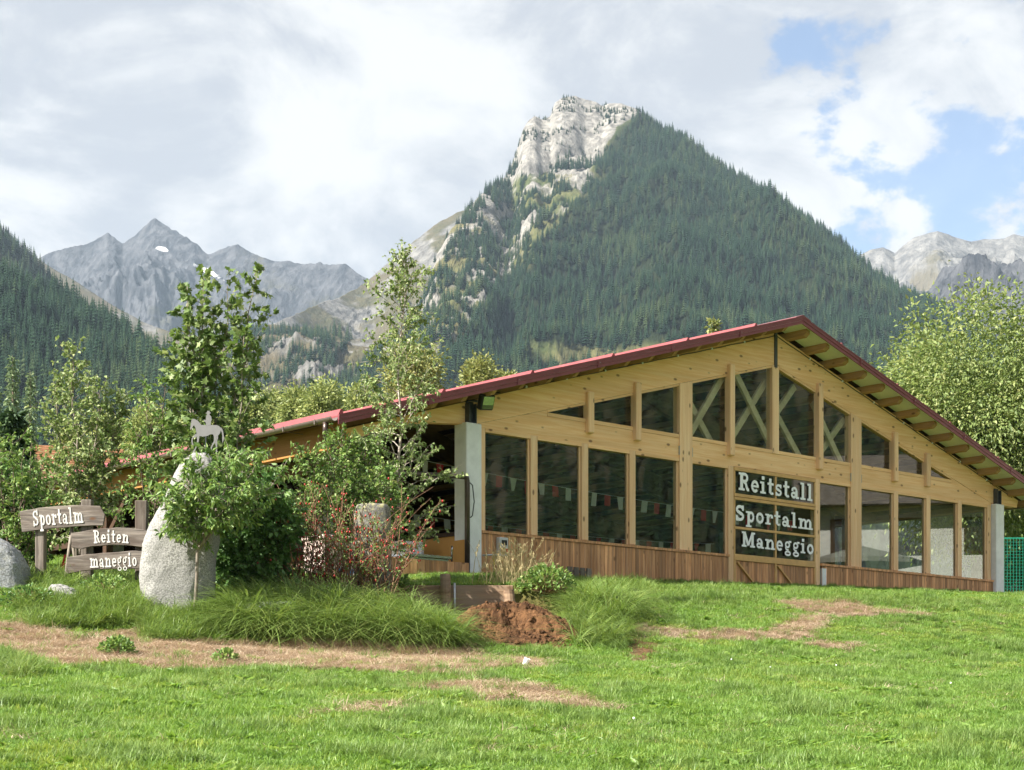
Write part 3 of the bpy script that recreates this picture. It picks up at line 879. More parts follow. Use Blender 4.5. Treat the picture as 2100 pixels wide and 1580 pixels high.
lfs = trees_on(leftf, -200, 290, 4200, lambda px,py,X,Y,Z,r: r.rand(len(px)) < 0.9, 16, 23, 6, 0.45, 0.25)
scatter('ridge_forest', *lfs, con, 'paler conifer forest on the ridge behind the left hillside', 'forest')
vts = trees_on(val, 400, 860, 5000, lambda px,py,X,Y,Z,r: (fbm(X/85, Y/85, 3, 29) > -0.06-0.3*sstep(740, 800, py)) & (py > 676) & (r.rand(len(px)) < 0.8) & ~inpoly(px, py, [(620,800),(700,740),(760,640),(800,640),(760,760),(680,830)]), 12, 20, 7, 0.25, 0.2)
scatter('valley_trees', *vts, con, 'scattered conifers on the rocky valley step', 'forest')
# forest of the mirrored hillside
r = np.random.RandomState(21)
n = 13000
X = 450 + 800*r.rand(n); Y = -400 + 940*r.rand(n)
h = 11+10*r.rand(n)
rot = np.zeros((n, 3)); rot[:, 2] = r.rand(n)*6.28
scatter('valley_side_forest', np.stack([X, Y, side_z(X, Y)-0.5], -1), rot, np.stack([h, h, h], -1), (2.2+r.rand(n)*2.8).astype(int), con, 'mixed forest on the valley side mirrored in the windows', 'forest')

# ------------------------------------------------------------------ haze
hz = MB().box(-3700, 3700, -760, 6400, -60, 1720).build('haze')
m, t, o = new_mat('mountain_haze')
pv = N(t, 'ShaderNodeVolumePrincipled')
pv.inputs['Color'].default_value = (0.62, 0.80, 1.0, 1)
pv.inputs['Density'].default_value = 0.000052
pv.inputs['Anisotropy'].default_value = 0.0
L(t, pv.outputs[0], o.inputs['Volume'])
hz.data.materials.append(m)
tag(hz, 'pale blue mountain haze filling the valley', 'haze', None, 'stuff')
hz.display_type = 'WIRE'

# ------------------------------------------------------------------ the riding hall
# local frame: x along the gable wall (0 = centre), y into the building, z up (absolute)
HALL_RZ = math.atan2(0.669, 0.743)
hall = empty('riding_hall', (6.81, 42.65, 0), HALL_RZ)
tag(hall, 'large timber riding hall with glazed gable and dark red roof', 'riding hall')
def roof_z(u):                       # top of the roof skin
    return 11.66 - 0.293*abs(u)
def raf_bot(u):
    return 10.58 - 0.26732*abs(u)
LEN = 34.0
# gable rafters (each side one tapered glulam beam)
def rafter(side, y0, y1, mat, name='rafter'):
    if side < 0:
        poly = [(0.0, 11.40), (-14.2, 7.20), (-14.2, 6.98), (-11.6, 7.72), (-10.25, 7.84), (0.0, 10.58)]
        poly = [(-0.012, 11.40)] + poly[1:-1] + [(-0.012, 10.58)]
    else:
        poly = [(0.012, 11.40), (0.012, 10.58), (10.25, 7.84), (11.60, 7.84), (11.68, 8.06)]
    return MB().prism(poly, y0, y1).build(name, mat, hall)
rafter(-1, 0.0, 0.22, M['glulam']); rafter(1, 0.0, 0.22, M['glulam'])
for k in range(1, 7):
    for s in (-1, 1):
        rafter(s, 5.2*k, 5.2*k+0.2, M['interior'], 'inner_rafter')
# tie beams between posts, tucked under the rafters
for a, b in ((-10.2, -3.68), (-3.22, 3.22), (3.68, 10.2)):
    n = 24
    us = [a+(b-a)*i/n for i in range(n+1)]
    top = [(u, min(8.27, raf_bot(u)-0.004)) for u in us]
    MB().prism([(a, 7.79), (b, 7.79)] + top[::-1], 0.012, 0.2).build('tie_beam', M['glulam'], hall)
# main posts and the king post
for u in (-3.45, 3.45):
    MB().prism([(u-0.23, 5.0), (u+0.23, 5.0), (u+0.23, raf_bot(u+0.23)-0.003), (u-0.23, raf_bot(u-0.23)-0.003)], -0.02, 0.2).build('post', M['glulam_v'], hall)
    for s in (-1, 1):
        MB().box(u+s*0.235-0.006, u+s*0.235+0.006, -0.026, 0.1, 7.86, 8.08).build('steel_plate', M['galv'], hall)
MB().box(-0.13, 0.13, -0.015, 0.2, 8.272, 10.55).build('king_post', M['glulam_v'], hall)
MB().box(-0.055, 0.055, -0.03, -0.004, 10.5, 11.42).build('steel_plate', M['steel'], hall)
# mullions
for u in (-8.5, -6.9, -5.32, 5.32, 6.9, 8.5):
    MB().box(u-0.10, u+0.10, -0.005, 0.16, 5.56, 7.785).build('mullion', M['glulam_v'], hall, bevel=0.006)
for u in (-1.76, 1.76):
    MB().box(u-0.10, u+0.10, -0.012, 0.16, 4.3, 7.785).build('mullion', M['glulam_v'], hall, bevel=0.006)
for u in (-10.06, 10.06):
    MB().box(u-0.10, u+0.10, -0.005, 0.16, 4.3, 7.785).build('mullion', M['glulam_v'], hall, bevel=0.006)
for u in (-6.78, -5.2, -1.8, 1.8, 5.2, 6.78):
    MB().box(u-0.095, u+0.095, -0.11, 0.1, 8.03, raf_bot(u)+0.22).build('mullion', M['glulam_v'], hall, bevel=0.02)
# top rails over the lower windows, bottom rails of the upper ones
for a, b in ((-9.955, -8.605), (-8.395, -7.005), (-6.795, -5.425), (-5.215, -3.685), (-3.215, -1.865), (1.865, 3.215), (3.685, 5.215), (5.425, 6.795), (7.005, 8.395), (8.605, 9.955)):
    MB().box(a, b, -0.004, 0.15, 7.705, 7.788).build('window_rail', M['glulam'], hall)
    MB().box(a, b, 0.075, 0.087, 5.545, 7.707).build('window_pane', M['glass'], hall)
    for x0, x1 in ((a, a+0.045), (b-0.045, b)):
        MB().box(x0, x1, 0.045, 0.073, 5.56, 7.70).build('window_bead', M['glulam_v'], hall)
def up_pane(a, b):
    za, zb = raf_bot(a)-0.06, raf_bot(b)-0.06
    lo = 8.36
    if za < lo + 0.02:
        a = -(10.58-0.06-lo)/0.26732 if a < 0 else a; za = lo+0.001
    if zb < lo + 0.02:
        b = (10.58-0.06-lo)/0.26732; zb = lo+0.001
    MB().prism([(a, lo), (b, lo), (b, zb), (a, za)], 0.075, 0.087).build('window_pane', M['glass'], hall)
    MB().box(a, b, 0.0, 0.15, 8.275, 8.36).build('window_rail', M['glulam'], hall)
    MB().prism([(a, za), (b, zb), (b, zb+0.057), (a, za+0.057)], 0.006, 0.15).build('window_rail', M['glulam'], hall)
for a, b in ((-8.3, -6.88), (-6.68, -5.3), (-5.1, -3.685), (-3.215, -1.9), (-1.7, -0.135), (0.135, 1.7), (1.9, 3.215), (3.685, 5.1), (5.3, 6.68), (6.88, 8.3)):
    up_pane(a, b)
for s in (-1, 1):
    MB().prism([(s*8.66, 8.262), (s*8.07, 8.272), (s*8.07, raf_bot(8.07)-0.004)], 0.016, 0.19).build('beam_wedge', M['glulam'], hall)
# crossed wind braces seen behind the upper middle panes
for (a, b, yy) in (((-3.25, 8.25), (-1.85, 10.05), 0.20), ((-3.35, 9.65), (-1.95, 8.1), 0.30), ((-1.75, 8.15), (-0.02, 10.2), 0.30), ((-1.40, 10.25), (-0.02, 8.6), 0.20),
                    ((-0.02, 9.65), (1.45, 8.1), 0.20), ((-0.1, 8.9), (1.15, 10.2), 0.30), ((1.80, 9.85), (3.25, 8.1), 0.20), ((1.75, 8.1), (3.3, 9.6), 0.30)):
    MB().bar((a[0], yy, a[1]), (b[0], yy, b[1]), 0.17, 0.08, up=(0, 1, 0)).build('wind_brace', M['brace'], hall)
# sill ledges and cladding boards
for a, b in ((-10.12, -1.87), (1.87, 10.2)):
    MB().box(a, b, -0.075, 0.10, 5.485, 5.545).build('sill_ledge', M['clad'], hall)
board = MB().box(-0.0555, 0.0555, -0.0125, 0.0125, -0.56, 0.56).mesh('cladding_board', M['clad'], bevel=0.004)
rb = random.Random(4)
u = -10.06
while u < 10.35:
    if abs(u) > 1.92:
        ob = link('cladding_board', board, hall)
        ob.location = (u, -0.035 + rb.uniform(-0.004, 0.004), 4.92 + rb.uniform(-0.006, 0.004))
        ob.scale = (rb.choice((1.0, 1.0, 0.98)), 1, 1)
    u += 0.1155
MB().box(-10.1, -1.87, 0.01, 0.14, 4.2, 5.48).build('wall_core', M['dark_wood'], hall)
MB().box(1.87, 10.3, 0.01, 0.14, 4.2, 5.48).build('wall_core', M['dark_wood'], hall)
# concrete corner columns with steel shoes
for u in (-10.4, 10.42):
    MB().box(u-0.22, u+0.22, -0.16, 0.26, 4.0, 7.83).build('concrete_column', M['concrete'], hall, bevel=0.02)
    MB().box(u-0.13, u-0.10, -0.15, 0.2, 7.83, 8.25).build('steel_plate', M['steel'], hall)
    MB().box(u+0.05, u+0.08, -0.15, 0.2, 7.83, 8.25).build('steel_plate', M['steel'], hall)
    MB().box(u-0.12, u+0.07, -0.05, 0.0-0.004, 7.83, 8.30).build('steel_plate', M['steel'], hall)
for k in range(1, 7):
    for u in (-10.4, 10.4):
        MB().box(u-0.2, u+0.2, 5.2*k-0.1, 5.2*k+0.3, 4.0, 7.83).build('concrete_column', M['concrete'], hall)
MB().box(1.90, 2.08, -0.05, 0.0, 4.3, 5.42).build('door_stop_block', M['concrete'], hall)

# roof: skins, verge trim, purlins, snow guards, gutter
roof = empty('roof', (0, 0, 0)); roof.parent = hall
OV = -0.87
def slab(u0, u1, y0, y1, top_off, thick, name, mat, par=roof):
    z0, z1 = roof_z(u0)+top_off, roof_z(u1)+top_off
    return MB().prism([(u0, z0), (u1, z1), (u1, z1-thick), (u0, z0-thick)], y0, y1).build(name, mat, par)
nsh = 12
for (e, s) in ((-14.5, -1), (12.3, 1)):
    for k in range(nsh):          # sheets run from ridge to eave, side by side
        ya = OV+0.03 + (LEN-OV)*k/nsh; yb = OV+0.03 + (LEN-OV)*(k+1)/nsh - 0.01
        slab(0.0 if s < 0 else 0.0, e, ya, yb, -0.005, 0.05, 'roof_sheet', M['red_metal'])
    slab(0.0, e*0.999, OV+0.05, 0.0, -0.062, 0.04, 'soffit', M['soffit'])
    slab(0.0, e*0.999, 0.005, LEN, -0.062, 0.04, 'ceiling_board', M['dark_wood'])  # inside boarding given a dark colour to stand for shade
for e in (-14.52, 12.32):
    # verge trim: two folds
    slab(0.0, e, OV-0.02, OV+0.028, 0.02, 0.11, 'verge_trim', M['red_trim'])
    slab(0.0, e, OV-0.005, OV+0.026, -0.0925, 0.085, 'verge_trim', M['red_trim'])
    slab(0.0, e, OV-0.03, OV-0.021, 0.012, 0.03, 'verge_trim', M['red_trim'])
MB().prism([(-0.3, roof_z(0.3)+0.03), (0, roof_z(0)+0.045), (0.3, roof_z(0.3)+0.03), (0.3, roof_z(0.3)-0.0), (0, roof_z(0)+0.01), (-0.3, roof_z(0.3))], OV-0.035, LEN).build('ridge_cap', M['red_trim'], roof)
for u in (-1.75, -4.25, -6.78, -9.28, -11.78, -14.40):
    zz = roof_z(u)
    gh = 0.11 if u < -14 else 0.08
    MB().prism([(u-0.09, zz-0.03), (u-0.02, zz+gh), (u+0.03, zz+gh), (u+0.05, zz)], OV+0.06, LEN-0.1).build('snow_guard', M['red_metal'], roof)
for u in (1.75, 4.25, 6.78, 9.28, 11.78):
    zz = roof_z(u)
    MB().prism([(u-0.05, zz-0.02), (u-0.03, zz+0.12), (u+0.02, zz+0.12), (u+0.09, zz-0.03)], OV+0.06, LEN-0.1).build('snow_guard', M['red_metal'], roof)
for k in range(1, 6):            # lap joints of the verge trim with their screws
    for s in (-1, 1):
        u = s*2.45*k
        if u < -14.4 or u > 12.2: continue
        z_ = roof_z(u)
        MB().box(u-0.012, u+0.012, OV-0.034, OV-0.018, z_-0.165, z_+0.022).build('trim_joint', M['red_trim'], roof)
        MB().box(u+0.05, u+0.066, OV-0.024, OV-0.018, z_-0.07-0.015*s, z_-0.054-0.015*s).build('screw', M['galv'], roof)
# purlins: their tails carry the overhang
us = [0.45+0.82*i for i in range(15)]
for s in (-1, 1):
    for u in us:
        uu = s*u
        if uu > 12.1: continue
        zt = roof_z(uu)-0.105
        y0 = OV+0.16
        h = 0.16
        vs = []
        for yy, hb in ((y0, h*0.55), (y0+0.10, h), (LEN-0.4, h)):
            vs.append((yy, hb))
        mb = MB()
        sl = -0.293*s
        pts = []
        for yy, hb in vs:
            for du, dz in ((-0.065, 0), (0.065, 0), (0.065, -hb), (-0.065, -hb)):
                pts.append((uu+du, yy, zt+sl*du+dz))
        fs = [(0,1,2,3), (8,11,10,9)]
        for a in (0, 4):
            for i in range(4):
                j = (i+1) % 4
                fs.append((a+i, a+j, a+4+j, a+4+i))
        mb.add(pts, fs).build('purlin', M['purlin'], roof)
# cable run with clips along the rafter
for s, ue in ((-1, -10.0), (1, 11.3)):
    pts = []
    for i in range(41):
        u = ue*i/40
        pts.append((u, -0.02, 11.33-0.283*abs(u)-0.012*abs(math.sin(i*0.9))))
    MB().tube(pts, 0.012, 5).build('cable', M['black_plastic'], hall)
    for i in range(1, 8):
        u = ue*i/8
        MB().box(u-0.02, u+0.02, -0.035, -0.003, 11.33-0.283*abs(u)-0.03, 11.33-0.283*abs(u)+0.02).build('cable_clip', M['white'], hall)
# left eave: beam, gutter, brackets, downpipe
MB().box(-14.20, -13.98, -0.4, LEN, 6.86, 7.36).build('eave_beam', M['eave_wood'], hall)
MB().box(-13.6, -13.42, 0.25, LEN, 6.62, 6.90).build('eave_beam', M['interior'], hall)  # inner beam uses the darkened timber to dull its sunlit face
def half_pipe(u, z, r, y0, y1, n=10):
    mb = MB(); vs = []
    for yy in (y0, y1):
        for rr in (r, r-0.008):
            for i in range(n+1):
                a = math.pi + math.pi*i/n
                vs.append((u+rr*math.cos(a), yy, z+rr*math.sin(a)))
    m_ = n+1; fs = []
    for i in range(n):
        fs += [(i, i+1, 2*m_+i+1, 2*m_+i), (m_+i, 3*m_+i, 3*m_+i+1, m_+i+1), (i, m_+i, m_+i+1, i+1), (2*m_+i, 2*m_+i+1, 3*m_+i+1, 3*m_+i)]
    fs += [(0, 2*m_, 3*m_, m_), (n, m_+n, 3*m_+n, 2*m_+n)]
    return mb.add(vs, fs)
half_pipe(-14.60, 7.37, 0.085, OV+0.02, LEN).build('gutter', M['gutter'], roof, smooth=False)
half_pipe(12.42, 7.98, 0.085, OV+0.02, LEN).build('gutter', M['gutter'], roof)
for k in range(12):
    yy = -0.3 + 1.1*k
    MB().box(-14.695, -14.685, yy-0.015, yy+0.015, 7.28, 7.38).box(-14.69, -14.2, yy-0.012, yy+0.012, 7.272, 7.281).build('gutter_bracket', M['gutter'], roof)
MB().tube([(-14.60, -0.55, 7.30), (-14.60, -0.55, 7.12), (-14.55, -0.5, 7.02), (-14.3, -0.4, 6.82), (-14.25, -0.38, 6.55), (-13.9, -0.38, 6.45), (-10.72, -0.30, 6.62)], 0.055, 10).build('downpipe', M['brown_pipe'], hall, smooth=True)
MB().tube([(-10.80, -0.30, 6.62), (-10.74, -0.30, 6.60), (-10.72, -0.30, 6.50), (-10.72, -0.30, 4.1)], 0.058, 10).build('downpipe', M['brown_pipe'], hall, smooth=True)
MB().tube([(-10.72, -0.30, 6.55), (-10.6, -0.33, 6.45), (-10.55, -0.33, 6.1), (-10.6, -0.33, 5.8), (-10.68, -0.36, 5.75)], 0.012, 6).build('cable_loop', M['black_plastic'], hall, smooth=True)
# left side: timber posts and braces under the eave, half-height orange wall, open above
for yy in (6.2, 9.2, 12.2, 15.2, 18.2):
    MB().box(-14.18, -14.0, yy-0.09, yy+0.09, 4.0, 6.858).build('side_post', M['dark_wood'], hall)
    MB().bar((-14.09, yy+0.1, 5.9), (-14.09, yy+1.2, 6.9), 0.12, 0.12).build('side_brace', M['dark_wood'], hall)
    MB().bar((-14.09, yy-0.1, 5.9), (-14.09, yy-1.2, 6.9), 0.12, 0.12).build('side_brace', M['dark_wood'], hall)
MB().box(-14.12, -14.05, 5.0, LEN, 5.72, 5.86).build('side_rail', M['dark_wood'], hall)
MB().box(-10.55, -10.43, 0.25, LEN, 4.0, 5.42).build('half_wall_or_bounce', M['orange'], hall)
MB().box(-10.62, -10.36, 0.25, LEN, 5.421, 5.50).build('wall_ledge', M['dark_wood'], hall)
MB().box(-10.64, -10.56, -0.1, 0.25, 4.0, 5.30).build('half_wall_or_bounce', M['orange'], hall)  # orange slab on the column imitates light bounced off the wall
# inside: sand floor, far walls, roof boarding is coloured dark for indoor shade
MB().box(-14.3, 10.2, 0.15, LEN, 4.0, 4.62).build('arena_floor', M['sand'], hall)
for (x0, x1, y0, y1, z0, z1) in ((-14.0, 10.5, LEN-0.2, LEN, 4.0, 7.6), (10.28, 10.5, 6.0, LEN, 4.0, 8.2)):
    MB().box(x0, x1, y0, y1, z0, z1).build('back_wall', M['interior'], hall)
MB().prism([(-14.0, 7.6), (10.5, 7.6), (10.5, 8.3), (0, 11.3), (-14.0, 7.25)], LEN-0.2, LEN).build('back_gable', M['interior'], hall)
MB().box(10.30, 10.44, 0.3, 6.0, 4.0, 5.5).build('half_wall_or_bounce', M['interior'], hall)

# ------------------------------------------------------------------ lettering (slab serif, cut as flat strips)
def arc(cx, cy, rx, ry, a0, a1, n=14):
    return [(cx+rx*math.cos(math.radians(a0+(a1-a0)*i/n)), cy+ry*math.sin(math.radians(a0+(a1-a0)*i/n))) for i in range(n+1)]
def R4(x0, y0, x1, y1):
    return ('poly', [(x0, y0), (x1, y0), (x1, y1), (x0, y1)])
def RIB(pts, w):
    return ('rib', pts, w)
X_, K = 0.68, 0.20                      # x-height and stem
def stem(x, y0, y1, base=True, topl=True):
    s = [R4(x, y0, x+K, y1)]
    if base: s.append(R4(x-0.13, y0, x+K+0.13, y0+0.12))
    if topl: s.append(R4(x-0.13, y1-0.12, x+0.05, y1))
    return s
G = {}
G['l'] = (stem(0.13, 0, 1.0), 0.52)
G['i'] = (stem(0.13, 0, X_) + [R4(0.12, 0.79, 0.35, 0.99)], 0.52)
G['t'] = ([R4(0.13, 0.1, 0.33, 0.93), R4(0, X_-0.13, 0.52, X_)] + [RIB(arc(0.37, 0.16, 0.14, 0.09, 180, 330, 8), 0.14)], 0.56)
G['r'] = (stem(0.13, 0, X_) + [RIB(arc(0.48, 0.44, 0.17, 0.16, 170, 60, 8), 0.13), R4(0.47, 0.42, 0.66, 0.62)], 0.68)
G['n'] = (stem(0.13, 0, X_) + [R4(0.60, 0, 0.80, 0.5), R4(0.50, 0, 0.92, 0.12), RIB(arc(0.515, 0.44, 0.185, 0.17, 180, 0, 10), 0.15)], 0.94)
G['m'] = (stem(0.13, 0, X_) + [R4(0.55, 0, 0.75, 0.5), R4(0.47, 0, 0.85, 0.12), RIB(arc(0.49, 0.45, 0.16, 0.16, 180, 0, 10), 0.15), R4(0.97, 0, 1.17, 0.5), R4(0.88, 0, 1.29, 0.12), RIB(arc(0.91, 0.45, 0.16, 0.16, 180, 0, 10), 0.15)], 1.32)
G['o'] = ([RIB(arc(0.34, 0.34, 0.24, 0.27, 0, 360, 26), 0.18)], 0.70)
G['e'] = ([RIB(arc(0.33, 0.34, 0.23, 0.27, 10, 320, 24), 0.17), R4(0.15, 0.29, 0.62, 0.40), R4(0.48, 0.30, 0.64, 0.46)], 0.68)
G['a'] = ([RIB(arc(0.26, 0.20, 0.17, 0.13, 0, 360, 20), 0.15), R4(0.40, 0.06, 0.59, 0.48), RIB(arc(0.31, 0.44, 0.19, 0.17, 10, 160, 10), 0.14), R4(0.06, 0.42, 0.22, 0.56), R4(0.45, 0, 0.72, 0.12)], 0.74)
G['s'] = ([RIB(arc(0.29, 0.48, 0.19, 0.13, 20, 260, 12) , 0.14), RIB(arc(0.29, 0.20, 0.20, 0.135, 80, -160, 12), 0.14), RIB([(0.2, 0.385), (0.38, 0.30)], 0.15), R4(0.42, 0.46, 0.53, X_), R4(0.03, 0.0, 0.14, 0.22)], 0.60)
G['p'] = ([R4(0.13, -0.30, 0.33, X_), R4(0.0, -0.32, 0.47, -0.20), R4(0.0, X_-0.12, 0.2, X_), RIB(arc(0.43, 0.34, 0.19, 0.27, -170, 170, 20), 0.17)], 0.74)
G['g'] = ([RIB(arc(0.31, 0.46, 0.185, 0.165, 0, 360, 20), 0.14), RIB(arc(0.34, -0.12, 0.235, 0.12, 0, 360, 20), 0.13), RIB([(0.16, 0.33), (0.13, 0.22), (0.22, 0.13), (0.42, 0.10)], 0.12), R4(0.44, X_-0.08, 0.68, X_+0.06)], 0.70)
G['R'] = ([R4(0.12, 0, 0.36, 1), R4(0, 0, 0.50, 0.13), R4(0, 0.87, 0.3, 1), RIB([(0.3, 0.93), (0.48, 0.93)] + arc(0.48, 0.73, 0.22, 0.20, 90, -90, 12) + [(0.3, 0.53)], 0.17), RIB([(0.42, 0.5), (0.58, 0.42), (0.66, 0.2), (0.74, 0.07), (0.86, 0.09)], 0.18)], 0.92)
G['S'] = ([RIB(arc(0.36, 0.72, 0.25, 0.19, 25, 260, 14), 0.19), RIB(arc(0.36, 0.29, 0.26, 0.20, 80, -160, 14), 0.19), RIB([(0.22, 0.585), (0.5, 0.43)], 0.21), R4(0.54, 0.66, 0.68, 1.0), R4(0.03, 0.0, 0.17, 0.34)], 0.76)
G['M'] = ([R4(0.12, 0, 0.32, 1), R4(0.88, 0, 1.10, 1), R4(0, 0, 0.43, 0.13), R4(0.76, 0, 1.22, 0.13), R4(0, 0.87, 0.3, 1), R4(0.9, 0.87, 1.22, 1), RIB([(0.24, 0.97), (0.60, 0.12)], 0.22), RIB([(0.60, 0.12), (0.98, 0.97)], 0.17)], 1.24)
def letter_mesh(ch, sx, sy, mat, thick=0.004, name='letter'):
    mb = MB(); dz = 0.0
    for p in G[ch][0]:
        dz += 0.0004
        if p[0] == 'poly':
            mb.prism([(x*sx, y*sy) for x, y in p[1]], -thick-dz, 0.0)
        else:
            pts = [Vector((x*sx, y*sy)) for x, y in p[1]]; w = p[2]*min(sx, sy)*0.5*(1.0 if sx < sy*1.3 else 1.15)
            closed = (pts[0]-pts[-1]).length < 1e-4
            n = len(pts)
            lf, rt = [], []
            for i in range(n):
                if closed:
                    a = pts[(i-1) % (n-1)]; b = pts[(i+1) % (n-1)]
                else:
                    a = pts[max(i-1, 0)]; b = pts[min(i+1, n-1)]
                d = (b-a).normalized(); nn = Vector((-d.y, d.x))
                lf.append(pts[i]+nn*w); rt.append(pts[i]-nn*w)
            y0, y1 = -thick-dz, 0.0
            base = len(mb.v)
            for i in range(n):
                for q_, yy in ((lf[i], y0), (rt[i], y0), (lf[i], y1), (rt[i], y1)):
                    mb.v.append((q_.x, yy, q_.y))
            for i in range(n-1):
                a = base+4*i; b = a+4
                mb.f += [(a, b, b+1, a+1), (a+2, a+3, b+3, b+2), (a, a+2, b+2, b), (a+1, b+1, b+3, a+3)]
            if not closed:
                a = base; mb.f.append((a, a+1, a+3, a+2)); a = base+4*(n-1); mb.f.append((a, a+2, a+3, a+1))
    return mb.mesh(name, mat)
def word(text, x0, x1, z, cap, y, parent, mat, curve=None, spacing=0.10, yfun=None):
    adv = [G[c][1] for c in text]
    tot = sum(adv) + spacing*(len(text)-1)
    sx = (x1-x0)/tot
    x = x0
    for c, a in zip(text, adv):
        ob = link('letter', letter_mesh(c, sx, cap, mat), parent)
        xm = x + a*sx/2
        dz = curve(xm) if curve else 0.0
        ob.location = (x, y, z+dz)
        if curve:
            sl = (curve(xm+0.02)-curve(xm-0.02))/0.04
            ob.rotation_euler = (0, -math.atan(sl), 0)
            ob.location = (x, y, z + dz - sl*a*sx/2)
        x += (a+spacing)*sx

# the sectional gate in the middle of the gable
door = empty('gate', (0, 0, 0)); door.parent = hall
door['label'] = 'ochre framed glass gate with white lettering'
DT = M['door_trim']
def drail(a, b, z0, z1, y0=-0.03, y1=0.05):
    MB().box(a, b, y0, y1, z0, z1).build('gate_rail', DT, door, bevel=0.006)
for z0, z1 in ((7.68, 7.775), (7.03, 7.11), (6.945, 7.02), (6.21, 6.275), (5.42, 5.58)):
    drail(-1.655, 1.655, z0, z1)
for a, b in ((-1.655, -1.605), (-0.03, 0.03), (1.605, 1.655)):
    for z0, z1 in ((7.111, 7.679), (6.276, 6.944), (5.581, 6.209)):
        drail(a, b, z0, z1, -0.024, 0.045)
for a, b in ((-1.604, -0.031), (0.031, 1.604)):
    for z0, z1 in ((7.112, 7.678), (6.277, 6.943), (5.582, 6.208)):
        MB().box(a, b, 0.0, 0.012, z0, z1).build('gate_pane', M['glass'], door)
nb = 29
for k in range(nb):
    ob = link('gate_board', board, door)
    ob.location = (-1.6 + 3.2*(k+0.5)/nb, 0.02+rb.uniform(-0.003, 0.003), 4.855)
for u in (-1.63, 0.0, 1.63):
    MB().box(u-0.035, u+0.035, -0.03, 0.004, 4.3, 5.418).build('gate_rail', DT, door)
for a, b in ((-1.55, -0.4), (0.06, 1.2)):
    MB().bar((a, -0.015, 5.38), (b, -0.015, 4.5), 0.04, 0.075, up=(0, 1, 0)).build('gate_brace', DT, door)
word('Reitstall', -1.50, 1.52, 7.20, 0.45, -0.034, door, M['white'], curve=lambda x: -0.012*(x+1.5))
word('Sportalm', -1.62, 1.52, 6.42, 0.40, -0.034, door, M['white'], curve=lambda x: -0.006*(x+1.5))
word('Maneggio', -1.38, 1.56, 5.78, 0.385, -0.034, door, M['white'], curve=lambda x: -0.006*(x+1.5))

# ------------------------------------------------------------------ things fixed to the hall
def hloc(u, y, z):
    c, s = math.cos(HALL_RZ), math.sin(HALL_RZ)
    return (6.81 + u*c - y*s, 42.65 + u*s + y*c, z)
fl = empty('floodlight', hloc(-10.25, -0.35, 8.28), HALL_RZ)
tag(fl, 'square black framed floodlight above the left concrete column', 'floodlight')
hd = MB().box(-0.19, 0.19, -0.10, 0.06, -0.17, 0.17).build('housing', M['black_plastic'], fl, bevel=0.03)
hd.rotation_euler = (math.radians(22), math.radians(-6), 0)
ln = MB().box(-0.155, 0.155, -0.112, -0.102, -0.135, 0.135).build('lens', M['glass'], fl); ln.rotation_euler = hd.rotation_euler
rf = MB().box(-0.15, 0.15, -0.1015, -0.1005, -0.05, 0.13).build('reflector', M['chrome'], fl); rf.rotation_euler = hd.rotation_euler
MB().bar((-0.22, 0.0, 0.0), (-0.22, 0.35, 0.05), 0.03, 0.02).bar((0.22, 0.0, 0.0), (0.22, 0.35, 0.05), 0.03, 0.02).bar((-0.22, 0.33, 0.05), (0.22, 0.33, 0.05), 0.03, 0.02).build('bracket', M['steel'], fl)
def socket_box(u, y, z, label, rz=HALL_RZ, loc=None):
    b = empty('socket_box', loc or hloc(u, y, z), rz)
    tag(b, label, 'socket box', 'grey electric socket boxes on the hall')
    MB().box(-0.13, 0.13, -0.12, 0.0, -0.20, 0.20).build('case', M['grey_plastic'], b, bevel=0.012)
    MB().box(-0.07, 0.085, -0.127, -0.1205, 0.03, 0.14).build('cover_window', M['black_plastic'], b)
    for x in (-0.055, 0.055):
        MB().tube([(x, -0.121, -0.08), (x, -0.16, -0.095)], 0.042, 12).build('socket', M['red_plastic'], b, smooth=False)
        MB().box(x-0.05, x+0.05, -0.165, -0.155, -0.13, -0.05).build('socket_lid', M['red_plastic'], b)
    return b
socket_box(-9.55, -0.05, 5.22, 'grey socket box with red lids on the brown boards')
sb_ = socket_box(0, 0, 0, 'grey socket box with red lids on the orange wall', rz=HALL_RZ-math.pi/2, loc=hloc(-10.552, 1.7, 5.05))
# standpipe and short hose at the column
sp = empty('water_tap', hloc(-10.0, -0.3, 0), HALL_RZ); tag(sp, 'steel water pipe and tap beside the left concrete column', 'tap')
MB().tube([(-0.2, 0.1, 4.98), (0.0, 0.0, 5.0), (0.45, 0.0, 5.0)], 0.022, 8).build('pipe', M['galv'], sp, smooth=True)
MB().tube([(0.0, -0.02, 4.98), (0.01, -0.04, 4.82), (0.04, -0.03, 4.6)], 0.016, 8).build('hose', plain_mat('yellow_hose', (0.6, 0.45, 0.05), 0.5), sp, smooth=True)
